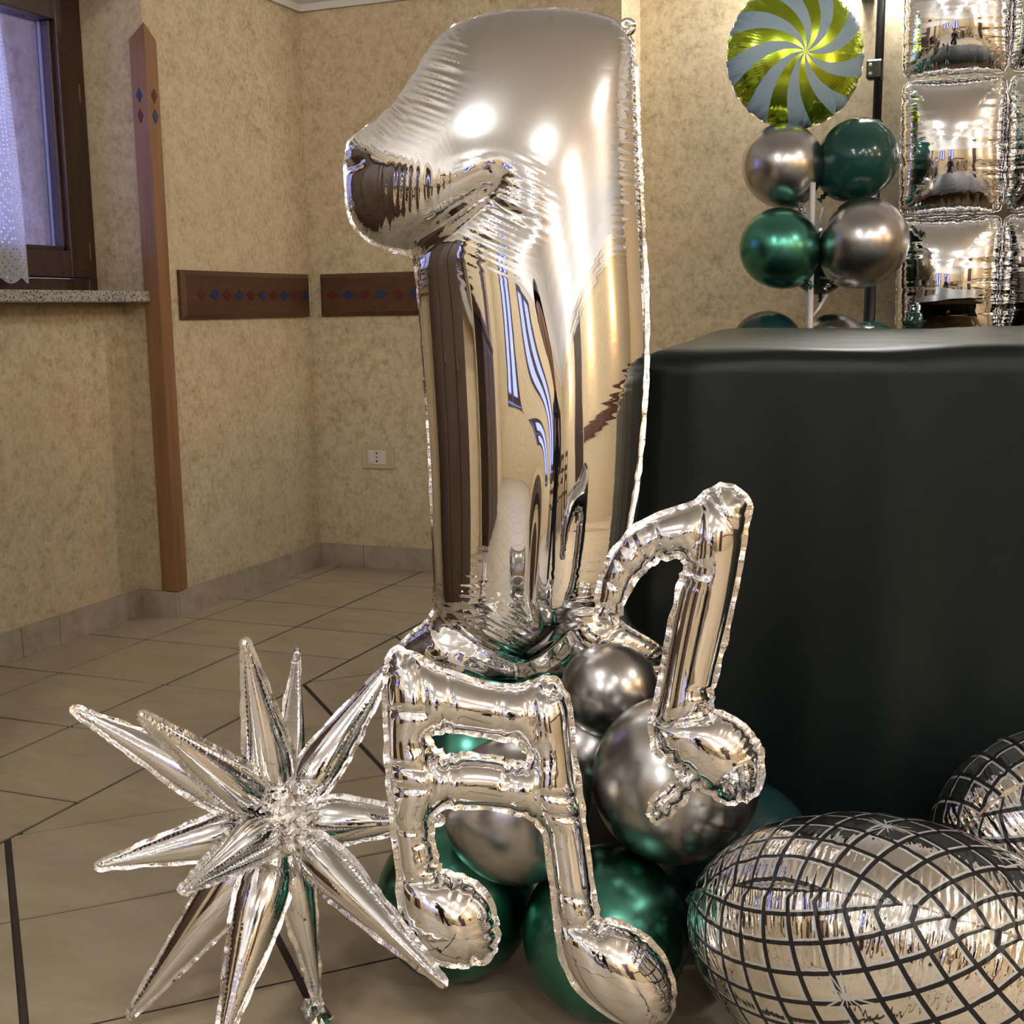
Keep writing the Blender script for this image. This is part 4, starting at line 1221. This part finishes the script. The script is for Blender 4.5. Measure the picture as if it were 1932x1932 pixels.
# ------------------------------------------------------------------ the photographer, kneeling behind the camera (seen only in the mirrors)
def person():
    fw2 = Vector((FWD.x, FWD.y, 0)).normalized()
    ang = math.atan2(fw2.y, fw2.x) - PI / 2
    root_loc = Vector((CAM.x, CAM.y, 0)) - fw2 * 0.47
    J = {}; E = []
    def j(n, p, r): J[n] = (Vector(p), r)
    j('pelvis', (0, 0, 0.50), 0.135); j('waist', (0, 0.01, 0.64), 0.120); j('chest', (0, 0.02, 0.80), 0.140); j('upper', (0, 0.01, 0.91), 0.115)
    j('neck', (0, 0.03, 1.00), 0.052); j('jaw', (0, 0.055, 1.065), 0.062); j('head', (0, 0.045, 1.14), 0.085); j('crown', (0, 0.035, 1.20), 0.070)
    E += [('pelvis', 'waist'), ('waist', 'chest'), ('chest', 'upper'), ('upper', 'neck'), ('neck', 'jaw'), ('jaw', 'head'), ('head', 'crown')]
    for sd, s_ in (('l', -1), ('r', 1)):
        j('hip' + sd, (s_ * 0.09, 0.02, 0.46), 0.095); j('knee' + sd, (s_ * 0.13, 0.14, 0.075), 0.062); j('calf' + sd, (s_ * 0.13, -0.08, 0.075), 0.058)
        j('ankle' + sd, (s_ * 0.13, -0.27, 0.06), 0.042); j('toe' + sd, (s_ * 0.13, -0.36, 0.035), 0.035)
        j('sh' + sd, (s_ * 0.165, 0.02, 0.915), 0.066); j('elbow' + sd, (s_ * 0.225, 0.17, 0.71), 0.045); j('fore' + sd, (s_ * 0.16, 0.28, 0.77), 0.040); j('wrist' + sd, (s_ * 0.105, 0.36, 0.83), 0.028)
        j('palm' + sd, (s_ * 0.088, 0.40, 0.862), 0.026)
        E += [('pelvis', 'hip' + sd), ('hip' + sd, 'knee' + sd), ('knee' + sd, 'calf' + sd), ('calf' + sd, 'ankle' + sd), ('ankle' + sd, 'toe' + sd),
              ('upper', 'sh' + sd), ('sh' + sd, 'elbow' + sd), ('elbow' + sd, 'fore' + sd), ('fore' + sd, 'wrist' + sd), ('wrist' + sd, 'palm' + sd)]
        for f, (dz, ln) in enumerate(((0.020, 0.9), (0.007, 1.0), (-0.007, 0.95), (-0.020, 0.8))):
            j('fa%s%d' % (sd, f), (s_ * 0.086, 0.428, 0.868 + dz), 0.0095); j('fb%s%d' % (sd, f), (s_ * (0.086 - 0.020 * ln), 0.446, 0.872 + dz), 0.0085); j('fc%s%d' % (sd, f), (s_ * (0.086 - 0.040 * ln), 0.446, 0.874 + dz), 0.0075)
            E += [('palm' + sd, 'fa%s%d' % (sd, f)), ('fa%s%d' % (sd, f), 'fb%s%d' % (sd, f)), ('fb%s%d' % (sd, f), 'fc%s%d' % (sd, f))]
        j('ta' + sd, (s_ * 0.070, 0.400, 0.886), 0.0105); j('tb' + sd, (s_ * 0.052, 0.405, 0.900), 0.009)
        E += [('palm' + sd, 'ta' + sd), ('ta' + sd, 'tb' + sd)]
    names = list(J); ix = {n: k for k, n in enumerate(names)}
    me = bpy.data.meshes.new('body_cage')
    me.from_pydata([tuple(J[n][0]) for n in names], [(ix[a], ix[b]) for a, b in E], [])
    tmp = bpy.data.objects.new('body_cage', me); COL.objects.link(tmp)
    sk = tmp.modifiers.new('skin', 'SKIN'); sk.use_smooth_shade = True
    if not me.skin_vertices: bpy.context.view_layer.objects.active = tmp
    for k, n in enumerate(names):
        v = me.skin_vertices[0].data[k]; r = J[n][1]
        v.radius = (r * (1.25 if n in ('pelvis', 'waist', 'chest', 'upper') else 1.0), r); v.use_root = (n == 'pelvis')
    tmp.modifiers.new('sub', 'SUBSURF').levels = 2
    dg = bpy.context.evaluated_depsgraph_get(); dg.update()
    ev = tmp.evaluated_get(dg)
    bm_ = bpy.data.meshes.new_from_object(ev)
    bpy.data.objects.remove(tmp)
    NAVY = plain('navy_cloth', (0.010, 0.012, 0.022), 0.8); SKIN = plain('skin', (0.50, 0.30, 0.21), 0.5); HAIR = plain('dark_hair', (0.02, 0.013, 0.009), 0.5)
    for m_ in (NAVY, SKIN): bm_.materials.append(m_)
    for v in bm_.vertices:       # nose, eye hollows, chin
        c = v.co
        if c.z > 1.03:
            for (p, amt, w) in (((0, 0.135, 1.115), 0.022, 0.014), ((0.032, 0.125, 1.135), -0.008, 0.013), ((-0.032, 0.125, 1.135), -0.008, 0.013), ((0, 0.125, 1.07), 0.006, 0.02), ((0.09, 0.04, 1.12), 0.016, 0.016), ((-0.09, 0.04, 1.12), 0.016, 0.016)):
                d2 = (c - Vector(p)).length_squared
                g_ = math.exp(-d2 / (2 * w * w))
                dirv = Vector((math.copysign(1, p[0]), -0.2, 0)) if abs(p[0]) > 0.05 else Vector((0, 1, 0))
                c += dirv * amt * g_
    for p in bm_.polygons:
        c = p.center; p.use_smooth = True
        p.material_index = 1 if (c.z > 1.005 or (c.y > 0.365 and c.z > 0.6)) else 0
    root = empty('person', root_loc); root.rotation_euler = (0, 0, ang)
    b = bpy.data.objects.new('body', bm_); COL.objects.link(b); b.parent = root
    bm = bmesh.new(); bmesh.ops.create_uvsphere(bm, u_segments=24, v_segments=16, radius=1.0)
    for v in bm.verts:
        v.co = Vector((v.co.x * 0.098, v.co.y * 0.112 + 0.022, v.co.z * 0.115 + 1.155))
    bmesh.ops.delete(bm, geom=[v for v in bm.verts if v.co.y > 0.075 and v.co.z < 1.20 or v.co.z < 1.06], context='VERTS')
    bm_obj('hair', bm, HAIR, root, True)
    tag(root, 'person in dark navy clothes kneeling and holding up a phone', 'person')
    ph = empty('phone', CAM - FWD * 0.035)
    M3 = Matrix((RIGHT, UP, -FWD)).transposed()
    ph.matrix_world = Matrix.Translation(CAM - FWD * 0.035) @ M3.to_4x4()
    box('phone_body', (-0.075, -0.036, -0.004), (0.075, 0.036, 0.004), BLACKM, ph, 0.002)
    box('lens_bump', (-0.02, -0.018, -0.0055), (0.02, 0.018, -0.004), BLACKM, ph, 0.0005)
    tag(ph, 'black phone held up in both hands by the kneeling person', 'phone')
person()
